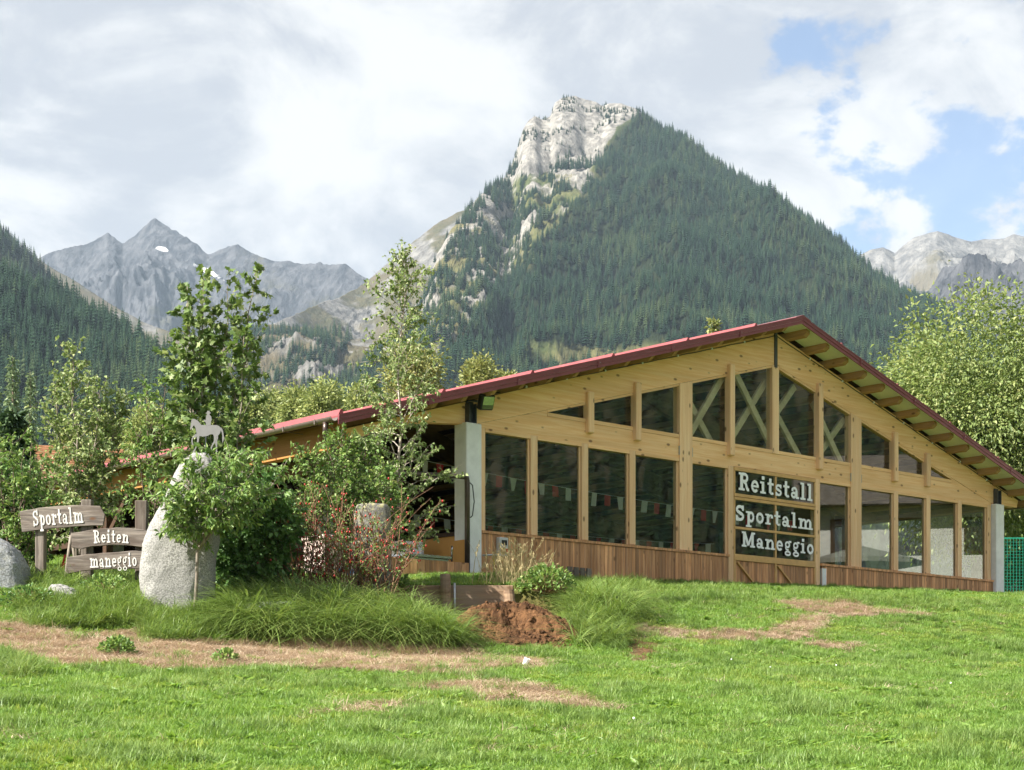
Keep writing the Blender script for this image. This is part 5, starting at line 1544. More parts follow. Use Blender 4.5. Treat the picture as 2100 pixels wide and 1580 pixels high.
def tree(name, label, cat, base, tops, r, trunk_r=0.04, f0=0.2, nprim=26, blen=lambda f: 0.2, elev=(25, 60), ntw=5, twl=0.25, nl=7, ls=0.06,
         lmat='leaf_mid', bmat='bark', wander=0.12, grav=0.03, leafkw=None, group=None, trunk_leaves=0, sub_elev=0.3, tw_from=0.15, split=0.0, fork=None, crown_name='crown', tsides=6):
    """tapered stems, limbs, twigs and a crown of separate leaves"""
    base = np.array(base, float)
    root = empty(name, tuple(base)); tag(root, label, cat, group)
    wood = MB(); lv = Leaves()
    if fork is not None:
        fk = np.array(fork, float) - base
        wood.tube([(0, 0, -0.15), tuple(fk*0.5+np.array([0.012, 0, 0])), tuple(fk)], [trunk_r*1.5, trunk_r*1.35, trunk_r*1.15], 8, cap=False)
    for ti, top in enumerate(tops):
        top = np.array(top, float) - base
        H = np.linalg.norm(top)
        st = np.array([r.normal()*0.02, r.normal()*0.02, -0.1])
        if split > 0 and ti > 0:
            st = np.array([0, 0, H*split*r.uniform(0.3, 1)])
        if fork is not None:
            st = fk.copy()
        n = 9
        tr = [st + (top-st)*i/(n-1) + (r.normal(size=3)*[1, 1, 0]*H*0.008 if 0 < i < n-1 else 0) for i in range(n)]
        bow = r.normal(size=2)*H*0.025
        tr = np.array([p + np.array([bow[0], bow[1], 0])*math.sin(math.pi*i/(n-1)) for i, p in enumerate(tr)])
        wood.tube(tr, [trunk_r*(1-0.9*i/(n-1))+0.003 for i in range(n)], tsides)
        az = r.rand()*6.28
        for b in range(nprim):
            f = f0 + (1-f0)*(b+r.rand())/nprim
            p, d = sample_path(tr, np.array([min(f, 0.995)]))
            az += 2.4 + r.normal()*0.4
            el = math.radians(elev[0] + (elev[1]-elev[0])*f + r.normal()*8)
            ln = blen(f)*(0.75+0.5*r.rand())
            if ln < 0.02: continue
            bd = np.array([math.cos(az)*math.cos(el), math.sin(az)*math.cos(el), math.sin(el)])
            bp = bpath(p[0], bd, ln, 5, r, wander, grav)
            br = max(0.004, trunk_r*0.35*(1-0.7*f))
            wood.tube(bp, [br*(1-0.8*i/5)+0.0015 for i in range(6)], 4, cap=False)
            m_ = max(1, int(round(ntw*(0.5+ln))))
            ff = tw_from + (1-tw_from)*r.rand(m_)
            ff[0] = 0.98
            tp, td = sample_path(bp, ff)
            for k_ in range(m_):
                dd = unit(td[k_] + r.normal(size=3)*0.55 + np.array([0, 0, sub_elev]))
                tw = bpath(tp[k_], dd, twl*(0.6+0.8*r.rand()), 3, r, wander*1.3, grav*2)
                wood.tube(tw, [0.004, 0.003, 0.0025, 0.002], 3, cap=False)
                cnt = max(1, int(nl*(0.6+0.8*r.rand())))
                lf = r.rand(cnt)*0.95+0.05
                lp, ld = sample_path(tw, lf)
                lv.add(lp, ld*0.6 + r.normal(size=(cnt, 3))*0.7, ls*(0.65+0.6*r.rand(cnt)))
        if trunk_leaves:
            lf = f0*0.8 + (1-f0*0.8)*r.rand(trunk_leaves)
            lp, ld = sample_path(tr, lf)
            lv.add(lp, r.normal(size=(trunk_leaves, 3))+np.array([0, 0, 0.3]), ls*(0.7+0.5*r.rand(trunk_leaves)))
    wood.build('trunk', M[bmat], root, smooth=True)
    lv.build(crown_name, M[lmat], root, r, **(leafkw or {}))
    return root
RS = np.random.RandomState
# young maple behind the stone
b = at(440, 29.0)
tree('young_maple', 'young maple with several upright leafy stems behind the stone', 'tree', b,
     [P(384, 588, 29.0), P(418, 570, 29.1), P(466, 588, 28.9), P(528, 562, 29.1), P(500, 690, 28.7), P(372, 700, 28.9), P(440, 640, 29.3)], RS(5), trunk_r=0.035, f0=0.30, nprim=34,
     blen=lambda f: 0.10+0.50*max(0.0, math.sin(math.pi*min(1, (1.02-f)*0.95)))**0.8*(1 if f < 0.8 else 0.45), elev=(20, 55), ntw=3.2, twl=0.22, nl=8, ls=0.118, lmat='leaf_maple', bmat='bark_grey',
     leafkw=dict(star=True, fold=0.15, droop=0.25), trunk_leaves=40)
# slender birch before the hall
b = at(792, 30.0)
tree('birch', 'slender birch with sparse small leaves before the hall', 'tree', b,
     [P(826, 532, 30.2)], RS(8), trunk_r=0.04, f0=0.12, nprim=74, blen=lambda f: 0.10+1.18*(1-f)**0.62*(1 if f > 0.22 else 0.75), elev=(18, 62), ntw=7.5, twl=0.30, nl=10, ls=0.078, lmat='leaf_birch', bmat='bark_birch',
     grav=0.05, leafkw=dict(width=0.62, droop=0.55), trunk_leaves=30, group='birches')
# left birch
b = at(158, 30.5)
tree('birch', 'leafy young birch rising behind the Sportalm board', 'tree', b,
     [P(148, 722, 30.6), P(205, 800, 30.3), P(112, 800, 30.8), P(250, 830, 30.5)], RS(12), trunk_r=0.035, f0=0.18, nprim=36, blen=lambda f: 0.10+0.75*(1-f)**0.7, elev=(20, 60), ntw=6.5, twl=0.26, nl=8, ls=0.09, lmat='leaf_birch', bmat='bark_grey',
     leafkw=dict(width=0.62, droop=0.35), group='birches')
# cherry sapling in front of the stone
b = at(398, 25.3)
tree('cherry_sapling', 'thin cherry sapling growing in front of the tall stone', 'tree', b,
     [P(388, 985, 25.1), P(430, 962, 25.2), P(475, 945, 25.4), P(528, 940, 25.5), P(555, 1000, 25.6), P(352, 1050, 25.1), P(470, 1030, 25.0)], RS(15), trunk_r=0.020, f0=0.28, nprim=17, blen=lambda f: 0.18+0.34*(1-abs(f-0.75)), elev=(5, 40), ntw=5.5, twl=0.2, nl=7, ls=0.115, lmat='leaf_mid', bmat='bark_grey',
     fork=P(405, 1128, 25.3), grav=0.06, leafkw=dict(width=0.42, droop=0.75, fold=0.1))
# plum-like saplings left of the stone
b = at(322, 29.3)
tree('plum_sapling', 'bushy plum sapling between the boards and the stone', 'tree', b,
     [P(300, 800, 29.4), P(340, 790, 29.2), P(362, 850, 29.5), P(280, 890, 29.2)], RS(18), trunk_r=0.025, f0=0.30, nprim=22, blen=lambda f: 0.12+0.5*(1-f)**0.7, elev=(10, 50), ntw=4, twl=0.22, nl=6, ls=0.10, lmat='leaf_mid', bmat='bark',
     leafkw=dict(width=0.5, droop=0.4))
def shrub(name, label, cat, d, boxpx, n_st, r, lmat, ls, nl, ntw, twl, bmat='bark', droop=0.3, width=0.6, f0=0.1, nprim=12, bl=0.35, group=None, blen=None):
    x0, y0, x1, y1 = boxpx
    b = at((x0+x1)/2, d)
    tops = []
    for i in range(n_st):
        px = x0+(x1-x0)*(i+0.2+0.6*r.rand())/n_st
        e = 1-abs((px-(x0+x1)/2)/((x1-x0)/2))**2.2
        py = y0 + (y1-y0)*(0.40*(1-e) + 0.12*r.rand())
        tops.append(P(px, py, d+r.normal()*0.35))
    return tree(name, label, cat, b, tops, r, trunk_r=0.016, f0=f0, nprim=nprim, blen=blen or (lambda f: bl*(1.1-f*0.6)), elev=(5, 45), ntw=ntw, twl=twl, nl=nl, ls=ls, lmat=lmat, bmat=bmat, leafkw=dict(width=width, droop=droop), group=group)
shrub('hazel_shrub', 'dense dark green shrub right of the tall stone', 'shrub', 27.2, (415, 985, 610, 1250), 14, RS(22), 'leaf_dark', 0.11, 9, 7, 0.22, nprim=20, bl=0.42)
shrub('leafy_shrub', 'mid green shrub above the rose hips before the eave', 'shrub', 29.0, (590, 885, 830, 1240), 10, RS(24), 'leaf_mid', 0.075, 9, 6, 0.26, f0=0.55, nprim=18, bl=0.5)
shrub('light_shrub', 'light green shrub at the left edge above the boulder', 'shrub', 28.2, (-60, 880, 110, 1180), 9, RS(26), 'leaf_mid', 0.085, 7, 5, 0.24, nprim=14, bl=0.45)
shrub('dark_thicket', 'dark thicket behind the left post of the boards', 'shrub', 29.0, (-50, 950, 80, 1200), 9, RS(28), 'leaf_dark', 0.10, 8, 6, 0.25, nprim=15, bl=0.5)
# rose hip bush: arching canes, few leaves low down, many red hips
r = RS(31)
d0 = 27.6
root = empty('rose_hip_bush', at(690, d0)); tag(root, 'tangled rose bush full of red hips in front of the hall', 'bush')
wood = MB(); lv = Leaves(); hips = MB()
bz = np.array(root.location)
for i in range(150):
    x = r.uniform(585, 800); st = np.array(P(x, 1245, d0+r.normal()*0.3)) - bz; st[2] = -0.1+r.rand()*0.1
    tip = np.array(P(x + r.normal()*75, r.uniform(985, 1170), d0+r.normal()*0.5)) - bz
    mid = (st+tip)/2 + np.array([r.normal()*0.14, r.normal()*0.14, 0.30])
    f = np.linspace(0, 1, 8)[:, None]
    pts = (1-f)**2*st + 2*f*(1-f)*mid + f*f*tip
    wood.tube(pts, [0.009*(1-0.75*k_/7)+0.0015 for k_ in range(8)], 4, cap=False)
    for k_ in range(8):
        ff = np.array([r.uniform(0.35, 1.0)])
        p, dd = sample_path(pts, ff)
        tw = bpath(p[0], unit(dd[0]+r.normal(size=3)*0.8), r.uniform(0.08, 0.26), 3, r, 0.25, 0.03)
        wood.tube(tw, [0.0035, 0.003, 0.0025, 0.002], 3, cap=False)
        if r.rand() < 0.42:
            c_ = tw[-1]; s_ = r.uniform(0.012, 0.018)
            hips.tube([c_+[0, 0, s_*1.2], c_+[0, 0, s_*0.6], c_-[0, 0, s_*0.5], c_-[0, 0, s_*1.5]], [s_*0.35, s_*0.95, s_*0.95, s_*0.3], 6)
        zrel = (p[0][2])/2.2
        if r.rand() < 0.42+0.6*zrel:
            cnt = r.randint(3, 7)
            lp, ld = sample_path(tw, r.rand(cnt))
            lv.add(lp, ld+r.normal(size=(cnt, 3))*0.6, 0.045*(0.7+0.6*r.rand(cnt)))
wood.build('cane', M['twig'], root, smooth=True)
lv.build('foliage', M['leaf_mid'], root, r, width=0.6, droop=0.2)
hb = hips.build('rose_hip', M['hip'], root, smooth=True); hb['kind'] = 'stuff'
# strawberry-like clump on the dry strip
def leafy_mound(name, label, px, py, rad, h, r, n, ls, mat):
    x, y = hit(px, py)
    o = empty(name, (x, y, gz(x, y))); tag(o, label, 'plant')
    th = r.rand(n)*6.28; ph = np.arccos(r.rand(n)); rr_ = 0.6+0.4*r.rand(n)
    V_ = np.stack([rad*rr_*np.cos(th)*np.sin(ph), rad*rr_*np.sin(th)*np.sin(ph), h*rr_*np.cos(ph)+0.02], -1)
    l_ = Leaves(); l_.add(V_, unit(V_)+r.normal(size=(n, 3))*0.5, ls*(0.7+0.6*r.rand(n)))
    l_.build('foliage', M[mat], o, r, width=0.75, droop=0.0)
    s_ = MB()
    for k_ in range(0, n, 6):
        s_.tube([(0, 0, -0.03), tuple(V_[k_]*0.6), tuple(V_[k_])], [0.005, 0.004, 0.002], 4, cap=False)
    s_.build('stem', M['twig'], o)
leafy_mound('leafy_clump', 'small round leafy plant on the dry brown strip', 240, 1345, 0.24, 0.22, RS(41), 420, 0.06, 'leaf_mid')
leafy_mound('leafy_clump', 'broad-leaved weed clump at the top of the dug earth', 1120, 1215, 0.55, 0.5, RS(43), 800, 0.075, 'leaf_mid')
leafy_mound('leafy_clump', 'leafy weed beside the lichened granite post', 822, 1240, 0.16, 0.3, RS(44), 90, 0.10, 'leaf_maple')
leafy_mound('leafy_clump', 'low creeping weeds before the left boulder', 60, 1245, 0.45, 0.30, RS(45), 420, 0.05, 'leaf_dark')
leafy_mound('leafy_clump', 'bushy green weeds under the lowest lettered board', 215, 1225, 0.42, 0.34, RS(46), 480, 0.06, 'leaf_mid')
leafy_mound('leafy_clump', 'small weed tuft in the lawn edge below the flat stone', 462, 1362, 0.16, 0.16, RS(47), 160, 0.055, 'leaf_mid')
# dry seed grass by the column
r = RS(51); d0 = 30.4
root = empty('seeding_grass', at(1045, d0)); tag(root, 'tall dry seeding grass before the socket box', 'grass tuft')
V_ = []; T_ = []; ti_ = []
bz = np.array(root.location)
for i in range(170):
    st = np.array([r.normal()*0.28, r.normal()*0.2, -0.03])
    le = r.uniform(0.35, 0.95); a = r.normal(0.25, 0.45); b_ = r.normal()*0.3
    tip = st + np.array([math.sin(a)*le, b_*le*0.5, math.cos(a)*le*0.95])
    mid = (st+tip)/2 + np.array([-math.sin(a)*0.06*le, 0, 0.10*le])
    w = 0.0045
    k0 = len(V_)
    for p, ww in ((st, w), (mid, w*0.8), (tip, w*0.3)):
        V_ += [p+[ww, 0, 0], p-[ww, 0, 0]]; ti_ += [r.rand()]*2
    T_ += [(k0, k0+1, k0+3), (k0, k0+3, k0+2), (k0+2, k0+3, k0+5), (k0+2, k0+5, k0+4)]
    if r.rand() < 0.6:
        for j in range(16):
            f = r.uniform(0.68, 1.0); p = mid + (tip-mid)*((f-0.5)*2) + r.normal(size=3)*0.012
            dd = unit(tip-mid)*0.03 + r.normal(size=3)*0.012; s = np.array([0.006, 0, 0.002])
            k0 = len(V_); V_ += [p-dd, p+s, p+dd, p-s]; ti_ += [0.3+0.6*r.rand()]*4
            T_ += [(k0, k0+1, k0+2), (k0, k0+2, k0+3)]
link('blades', npmesh('blades', np.array(V_), np.array(T_), M['seed_grass'], False, {'tint': ti_}), root)
# big ash tree behind the right roof slope
def crown_tree(name, label, base, cx, cz, rx, rz, r, nclump, per, ls, lmat, bmat='bark', width=0.35, droop=0.5, trunk=0.25, group=None, shell=0.62, clump_r=0.5, cat='tree', ry=None):
    """broad crown: limbs to uneven clumps of leaves spread through the crown's volume"""
    base = np.array(base, float); ry = ry or rx
    root = empty(name, tuple(base)); tag(root, label, cat, group)
    wood = MB(); lv = Leaves()
    C_ = np.array([cx, base[1], cz]) - base
    tr = bpath((0, 0, -0.3), (C_[0]*0.15, 0, 1), max(0.5, C_[2]-rz*0.25), 6, r, 0.04)
    wood.tube(tr, [trunk*(1-0.6*i/6) for i in range(7)], 8)
    nlobe = 13
    LB = unit(r.normal(size=(nlobe, 3)))*0.62; LR = 0.30+0.28*r.rand(nlobe)
    cl = []
    while len(cl) < nclump:
        if r.rand() < 0.75:
            j = r.randint(nlobe); p = LB[j] + unit(r.normal(size=3))*LR[j]*(shell+(1-shell)*r.rand())
        else:
            p = unit(r.normal(size=3))*(0.5+0.5*r.rand())
        if np.linalg.norm(p) < 1.05: cl.append(p)
    cl = np.array(cl)*[rx, ry, rz] + C_
    for j in range(nlobe):
        e = LB[j]*[rx, ry, rz] + C_
        s, _ = sample_path(tr, np.array([r.uniform(0.45, 1.0)]))
        mid = (s[0]+e)/2 + r.normal(size=3)*0.08*rx + np.array([0, 0, 0.05*rz])
        f = np.linspace(0, 1, 6)[:, None]
        pts = (1-f)**2*s[0] + 2*f*(1-f)*mid + f*f*e
        wood.tube(pts, [trunk*0.35*(1-0.75*k_/5)+0.01 for k_ in range(6)], 5, cap=False)
        for k_ in np.where(np.linalg.norm(cl-e, axis=1) < LR[j]*rx*1.1)[0][:8]:
            wood.tube([e, (e+cl[k_])/2+r.normal(size=3)*0.04*rx, cl[k_]], [trunk*0.08, trunk*0.05, trunk*0.02], 4, cap=False)
    for c_ in cl:
        n_ = max(3, int(per*(0.6+0.8*r.rand())))
        off = r.normal(size=(n_, 3))*clump_r*0.5
        out_ = unit((c_-C_)[None]) if np.linalg.norm(c_-C_) > 0 else np.zeros((1, 3))
        lv.add(c_+off, unit(off)*0.7+out_*0.5+r.normal(size=(n_, 3))*0.4, ls*(0.65+0.6*r.rand(n_)))
    wood.build('trunk', M[bmat], root, smooth=True)
    lv.build('crown', M[lmat], root, r, width=width, droop=droop)
    return root
dA = 62.0; kA = dA/F
crown_tree('ash_tree', 'large sunlit ash tree behind the right roof slope', at(2010, dA), (1990-1050)*kA, CAMZ+(1460-855)*kA, 4.35, 4.75, RS(61), 1000, 85, 0.20, 'leaf_big', 'bark_grey', width=0.48, clump_r=0.80, shell=0.8, trunk=0.28)
crown_tree('small_tree', 'shaded tree behind the green net fence', at(2110, 66.0), (2085-1050)*66/F, CAMZ+(1460-1120)*66/F, 1.6, 1.9, RS(62), 220, 22, 0.22, 'leaf_dark', clump_r=0.5, trunk=0.1)
# paler trees in the valley behind the hall
VG = 'pale trees in the valley behind the hall'
BG = [  # px, top y, distance, half width px, seed, material, label
    (845, 700, 75, 62, 71, 'leaf_yellow', 'yellow green tree behind the slender birch'),
    (990, 736, 80, 42, 72, 'leaf_yellow', 'pale yellow treetop above the roof left of the step'),
    (1040, 762, 85, 26, 73, 'leaf_yellow', 'small yellow treetop just clearing the red roof'),
    (1464, 655, 90, 11, 74, 'leaf_yellow', 'tiny yellow treetop above the roof near the ridge'),
    (560, 800, 120, 34, 75, 'leaf_larch', 'round pale tree right of the maple above the roof'),
    (604, 795, 110, 36, 76, 'leaf_larch', 'rounded pale green tree above the middle of the eave'),
    (668, 778, 100, 52, 77, 'leaf_larch', 'broad pale tree left of the slender birch'),
    (735, 790, 105, 40, 78, 'leaf_larch', 'pale tree directly behind the slender birch'),
    (515, 815, 115, 34, 79, 'leaf_larch', 'pale tree at the right edge of the maple'),
    (300, 835, 95, 45, 80, 'leaf_larch', 'pale tree between the left birch and the maple'),
    (225, 850, 100, 42, 81, 'leaf_larch', 'pale tree behind the left birch'),
    (360, 850, 105, 40, 82, 'leaf_larch', 'pale tree behind the maple stems'),
    (430, 850, 110, 46, 83, 'leaf_larch', 'pale tree behind the horse cut-out'),
    (20, 880, 70, 50, 84, 'leaf_larch', 'pale tree at the left edge before the conifers'),
    (150, 880, 88, 40, 85, 'leaf_larch', 'low pale tree behind the tiled house'),
]
for (px, ty, d, hw, sd_, mt, lb) in BG:
    k = d/F
    top = CAMZ+(1460-ty)*k; rx_ = hw*k; g0 = gz((px-1050)*k, d)
    rz_ = min((top-g0)*0.5, rx_*1.7)
    crown_tree('deciduous_tree', lb, at(px, d), (px-1050)*k, top-rz_, rx_, rz_, RS(sd_), int(90+hw*5) if hw > 15 else 16, 16 if hw > 15 else 7, 0.20 if d < 90 else 0.28, mt, 'bark_grey', width=0.5, droop=0.3, trunk=0.14, group=VG, clump_r=min(0.55, 0.4*rx_))
def big_conifer(name, label, px, ty, d, hwpx, r, mat='needle_pale', group='conifers beyond the left trees'):
    k = d/F
    b = at(px, d); top = CAMZ+(1460-ty)*k; H = top-b[2]; R = hwpx*k
    root = empty(name, b); tag(root, label, 'conifer', group)
    wood = MB().tube([(0, 0, -0.3), (0, 0, H*0.5), (0, 0, H)], [H*0.014, H*0.009, 0.01], 7)
    lv = Leaves()
    nb = 170
    for i in range(nb):
        f = (i+r.rand())/nb
        z = H*(0.06+0.93*f); ln = R*(1-f)**0.8*(0.8+0.4*r.rand())+0.1
        az = i*2.4+r.normal()*0.3
        bp = bpath((0, 0, z), (math.cos(az), math.sin(az), 0.15-0.35*(1-f)), ln, 4, r, 0.06, -0.03)
        wood.tube(bp, [0.03*(1-f)+0.008, 0.02*(1-f)+0.006, 0.012, 0.008, 0.004], 3, cap=False)
        n_ = int(10+26*ln)
        lp, ld = sample_path(bp, r.rand(n_)**0.8)
        lp = lp + r.normal(size=(n_, 3))*[0.10, 0.10, 0.06]*min(1.5, R)
        lv.add(lp, ld*0.5+r.normal(size=(n_, 3))*0.6+[0, 0, -0.25], (0.20+0.10*min(2, R))*(0.7+0.6*r.rand(n_)))
    wood.build('trunk', M['bark'], root, smooth=True)
    lv.build('crown', M[mat], root, r, width=0.30, droop=0.2)
big_conifer('spruce', 'tall pale conifer at the left edge before the dark hillside', 26, 728, 120, 34, RS(91))
big_conifer('spruce', 'pale conifer right of the tallest one at the left edge', 62, 762, 115, 30, RS(92))
big_conifer('spruce', 'bushy pale conifer cut by the left picture edge', -8, 792, 105, 30, RS(93))
big_conifer('spruce', 'dark conifer just behind the light green shrub', 28, 850, 34, 52, RS(94), 'needle')
big_conifer('spruce', 'dark conifer above the eave right of the maple', 640, 770, 170, 22, RS(95), 'needle')

# ------------------------------------------------------------------ grass
def blade_proto(name, mat, n, spread, hmin, hmax, width, seed, lean=0.5, segs=2, lie=0.0):
    r = np.random.RandomState(seed)
    V = []; T = []; ti = []
    for i in range(n):
        a = r.rand()*6.28; rr_ = spread*math.sqrt(r.rand())
        st = np.array([rr_*math.cos(a), rr_*math.sin(a), -0.01])
        h = hmin+(hmax-hmin)*r.rand(); az = r.rand()*6.28
        ln = lean*(0.3+0.9*r.rand())
        dirv = np.array([math.cos(az), math.sin(az), 0])
        s = np.array([-math.sin(az), math.cos(az), 0])*width*(0.7+0.6*r.rand())
        tv = np.clip(r.normal(0.45, 0.22), 0, 1)
        k0 = len(V)
        for j in range(segs+1):
            f = j/segs
            p = st + dirv*h*ln*f**1.7 + np.array([0, 0, h*(f - 0.5*ln*f**2.2)*(1-lie)])
            ww = s*(1-f)**0.6 if j < segs else s*0.0
            if j < segs:
                V += [p-ww*0.5, p+ww*0.5]; ti += [max(0, tv-0.12+0.2*f)]*2
            else:
                V.append(p); ti.append(min(1, tv+0.15))
        for j in range(segs-1):
            a0 = k0+2*j
            T += [(a0, a0+1, a0+3), (a0, a0+3, a0+2)]
        a0 = k0+2*(segs-1)
        T.append((a0, a0+1, a0+2))
    return proto(name, npmesh(name, np.array(V), np.array(T), mat, False, {'tint': ti}))
gr = [blade_proto('grass_a%d' % i, M['grass'], 58, 0.13, 0.04, 0.105, 0.0072, 100+i, 0.75, 3) for i in range(5)]
gr += [blade_proto('grass_t%d' % i, M['grass_dark'], 60, 0.11, 0.08, 0.17, 0.008, 120+i, 0.8, 3) for i in range(2)]
def weed_proto(name, seed):
    r = np.random.RandomState(seed); n = 16
    a = r.rand(n)*6.28; D = np.stack([np.cos(a), np.sin(a), 0.35+0.4*r.rand(n)], -1)
    Pt = D*0.01+[0, 0, 0.012]
    V, T, ti = leaf_arrays(Pt, D, 0.07+0.05*r.rand(n), r, width=0.34, fold=0.05, droop=0.2)
    return proto(name, npmesh(name, V, T, M['grass'], False, {'tint': np.clip(ti+0.05, 0, 1)}))
gr += [weed_proto('weed_a', 131), weed_proto('weed_b', 132)]
gr += [blade_proto('grass_y%d' % i, M['grass_yellow'], 62, 0.13, 0.035, 0.09, 0.0072, 140+i, 0.8, 3) for i in range(2)]
def in_view(X, Y, m_=0.6):
    return np.abs(X) < 0.3105*Y + m_
r = RS(141)
n = 62000
Y = 9.0 + 41*(r.rand(n)**1.25); X = (r.rand(n)*2-1)*(0.3105*Y+0.7)
w = r.rand(n)
dry = patch(X, Y, DRY_W, 0.45); soil = patch(X, Y, SOIL_W, 0.25, 5)
# building plot
lx = (X-6.81)*math.cos(HALL_RZ)+(Y-42.65)*math.sin(HALL_RZ); ly = -(X-6.81)*math.sin(HALL_RZ)+(Y-42.65)*math.cos(HALL_RZ)
inside = (ly > -0.08) & (lx > -14) & (lx < 10.6)
keep = ~inside & ~(dry & (w > 0.10)) & ~(soil & (w > 0.05)) & ~((np.abs(Y-29.97) < 0.1) & (X > -2.3) & (X < 0.2))
keep &= ~((((X-cx_)/0.95)**2+((Y-cyy)/0.85)**2 < 1))
X, Y = X[keep], Y[keep]
n = len(X)
Z = ground(X, Y)
cl = fbm(X*0.8, Y*0.8, 3, 77); cl2 = fbm(X*0.25, Y*0.25, 2, 79)
hs_ = np.clip(0.95 + 0.55*cl + 0.35*cl2, 0.45, 1.6)*(0.85+0.3*r.rand(n))
idx = np.where(cl + 0.16*r.normal(size=n) + 0.35*fbm(X*3.1, Y*3.1, 2, 83) > 0.34, 5+(r.rand(n)*2).astype(int), (r.rand(n)*5).astype(int))
wd = fbm(X*1.7, Y*1.7, 2, 81)
zy = fbm(X*0.35, Y*0.5, 3, 85) + 0.25*r.normal(size=n)*0.6
idx = np.where((zy > 0.22) & (idx < 5), 9+(r.rand(n)*2).astype(int), idx)
idx = np.where((wd > 0.3) & (r.rand(n) < 0.5), 7+(r.rand(n)*2).astype(int), idx)
rot = np.zeros((n, 3)); rot[:, 2] = r.rand(n)*6.28; rot[:, 0] = -0.08+0.14*r.normal(size=n); rot[:, 1] = 0.14*r.normal(size=n)
sx = 0.9+0.4*r.rand(n)
scatter('meadow_grass', np.stack([X, Y, Z], -1), rot, np.stack([sx, sx, hs_], -1), idx, gr, 'short green meadow grass on the bank', 'grass')
# dry straw lying on the bare strips
st_ = [blade_proto('straw_%d' % i, M['straw'], 46, 0.16, 0.10, 0.26, 0.0055, 150+i, 1.25, 3, lie=0.62) for i in range(4)]
r = RS(151)
n = 60000
Y = 12 + 36*r.rand(n); X = (r.rand(n)*2-1)*(0.3105*Y+0.6)
dry = patch(X, Y, DRY_W, 0.6); dens = fbm(X*1.6, Y*1.6, 3, 91)
keep = (dry & (dens > -0.28)) | (r.rand(n) < 0.02)
keep &= ~((((X-cx_)/0.9)**2+((Y-cyy)/0.8)**2 < 1))
lx = (X-6.81)*math.cos(HALL_RZ)+(Y-42.65)*math.sin(HALL_RZ); ly = -(X-6.81)*math.sin(HALL_RZ)+(Y-42.65)*math.cos(HALL_RZ)
keep &= ~((ly > -0.1) & (lx > -14))
X, Y = X[keep], Y[keep]; n = len(X)
rot = np.zeros((n, 3)); rot[:, 2] = r.rand(n)*6.28; rot[:, 0] = 0.12*r.normal(size=n)-0.06
s_ = 0.8+0.5*r.rand(n)
scatter('dry_straw', np.stack([X, Y, ground(X, Y)+0.004], -1), rot, np.stack([s_, s_, s_], -1), (r.rand(n)*4).astype(int), st_, 'dry straw lying on the bare strips', 'straw')
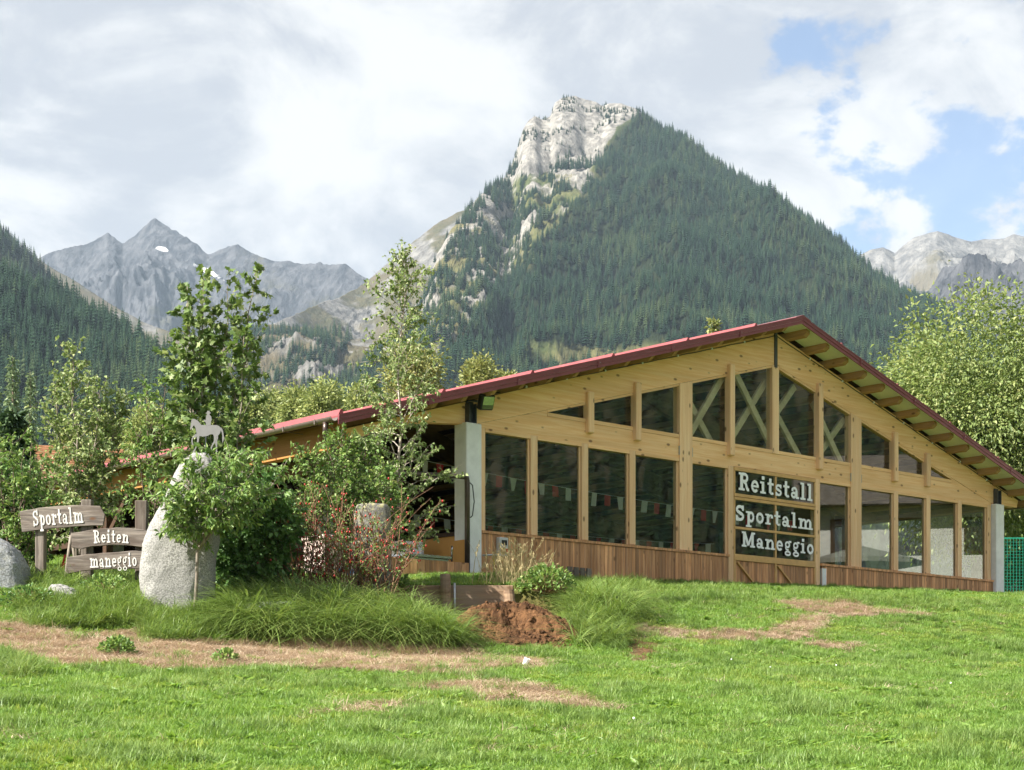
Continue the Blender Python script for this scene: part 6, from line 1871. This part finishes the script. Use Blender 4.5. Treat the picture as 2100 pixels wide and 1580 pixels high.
# long drooping grass of the bed and the bank
tl = [blade_proto('tuft_%d' % i, M['grass_tall'], 36, 0.07, 0.35, 0.78, 0.014, 160+i, 1.6, 7) for i in range(4)]
tl += [blade_proto('tuft_s%d' % i, M['grass_tall'], 40, 0.09, 0.16, 0.38, 0.011, 170+i, 1.2, 5) for i in range(3)]
TUFT = [([(470,1262),(560,1248),(660,1250),(800,1268),(880,1298),(950,1320),(940,1330),(800,1324),(660,1318),(560,1312),(470,1306)], 700, 0, 1.0),
        ([(285,1275),(440,1262),(470,1290),(450,1318),(300,1316)], 260, 4, 1.0),
        ([(30,1235),(120,1228),(290,1222),(300,1285),(180,1292),(60,1290)], 420, 4, 1.0),
        ([(1165,1250),(1300,1238),(1285,1330),(1180,1325)], 170, 0, 0.85),
        ([(1080,1200),(1330,1196),(1320,1240),(1180,1248),(1110,1225)], 260, 4, 0.9),
        ([(800,1180),(1000,1180),(1080,1196),(1040,1212),(800,1196)], 70, 4, 0.5),
        ([(1300,1200),(1500,1204),(1560,1240),(1320,1262)], 130, 4, 0.7),
        ([(1600,1215),(2090,1245),(2090,1262),(1700,1240)], 160, 4, 0.7),
        ([(-30,1352),(70,1362),(80,1392),(-30,1396)], 60, 4, 0.8),
        ([(300,1392),(700,1385),(930,1398),(900,1425),(600,1420),(320,1420)], 70, 4, 0.6),
        ([(60,1180),(300,1190),(300,1222),(60,1226)], 140, 4, 1.0)]
r = RS(181)
A_ = []; I_ = []; S_ = []
for poly, cnt, i0, sc0 in TUFT:
    wp = [hit(*p) for p in poly]
    xs = [p[0] for p in wp]; ys = [p[1] for p in wp]
    got = 0; guard = 0
    while got < cnt and guard < 40:
        guard += 1
        x = r.uniform(min(xs), max(xs), 400); y = r.uniform(min(ys), max(ys), 400)
        k_ = inpoly(x, y, wp) & ~((((x-cx_)/1.0)**2+((y-cyy)/0.9)**2 < 1))
        x, y = x[k_][:cnt-got], y[k_][:cnt-got]
        got += len(x)
        A_.append(np.stack([x, y, ground(x, y)], -1)); S_.append(sc0*(0.7+0.6*r.rand(len(x))))
        I_.append((r.randint(0, 4, len(x)) if i0 == 0 else r.randint(4, 7, len(x))))
A_ = np.concatenate(A_); S_ = np.concatenate(S_); I_ = np.concatenate(I_); n = len(A_)
rot = np.zeros((n, 3)); rot[:, 2] = r.rand(n)*6.28; rot[:, 0] = 0.22+0.15*r.normal(size=n); rot[:, 0] *= 0
rot[:, 1] = 0.18+0.15*r.normal(size=n)
rot[:, 2] = r.normal(-0.5, 0.8, n)
scatter('tall_grass', A_, rot, np.stack([S_, S_, S_], -1), I_, tl, 'long drooping grass tufts along the bed and bank', 'grass')
# a few white clover heads and one dandelion in the lawn
fl_me = MB().tube([(0, 0, 0), (0, 0, 0.09)], 0.002, 4).mesh('stem', M['grass'])
hd_me = MB().tube([(0, 0, 0.085), (0, 0, 0.095), (0, 0, 0.105)], [0.008, 0.012, 0.006], 8).mesh('flower_head', M['white'])
for k_, (px, py, wh) in enumerate(((1500,1365,'clover flower right of the paper cup'), (1580,1382,'clover flower in the middle of the lawn'), (1715,1378,'clover flower below the brown patch'), (1950,1418,'clover flower near the right edge of the lawn'), (1300,1500,'clover flower low in the lawn'))):
    x, y = hit(px, py)
    o = empty('clover_flower', (x, y, gz(x, y))); tag(o, 'single white ' + wh, 'flower', 'white clover flowers in the lawn')
    link('stem', fl_me, o); link('flower_head', hd_me, o)
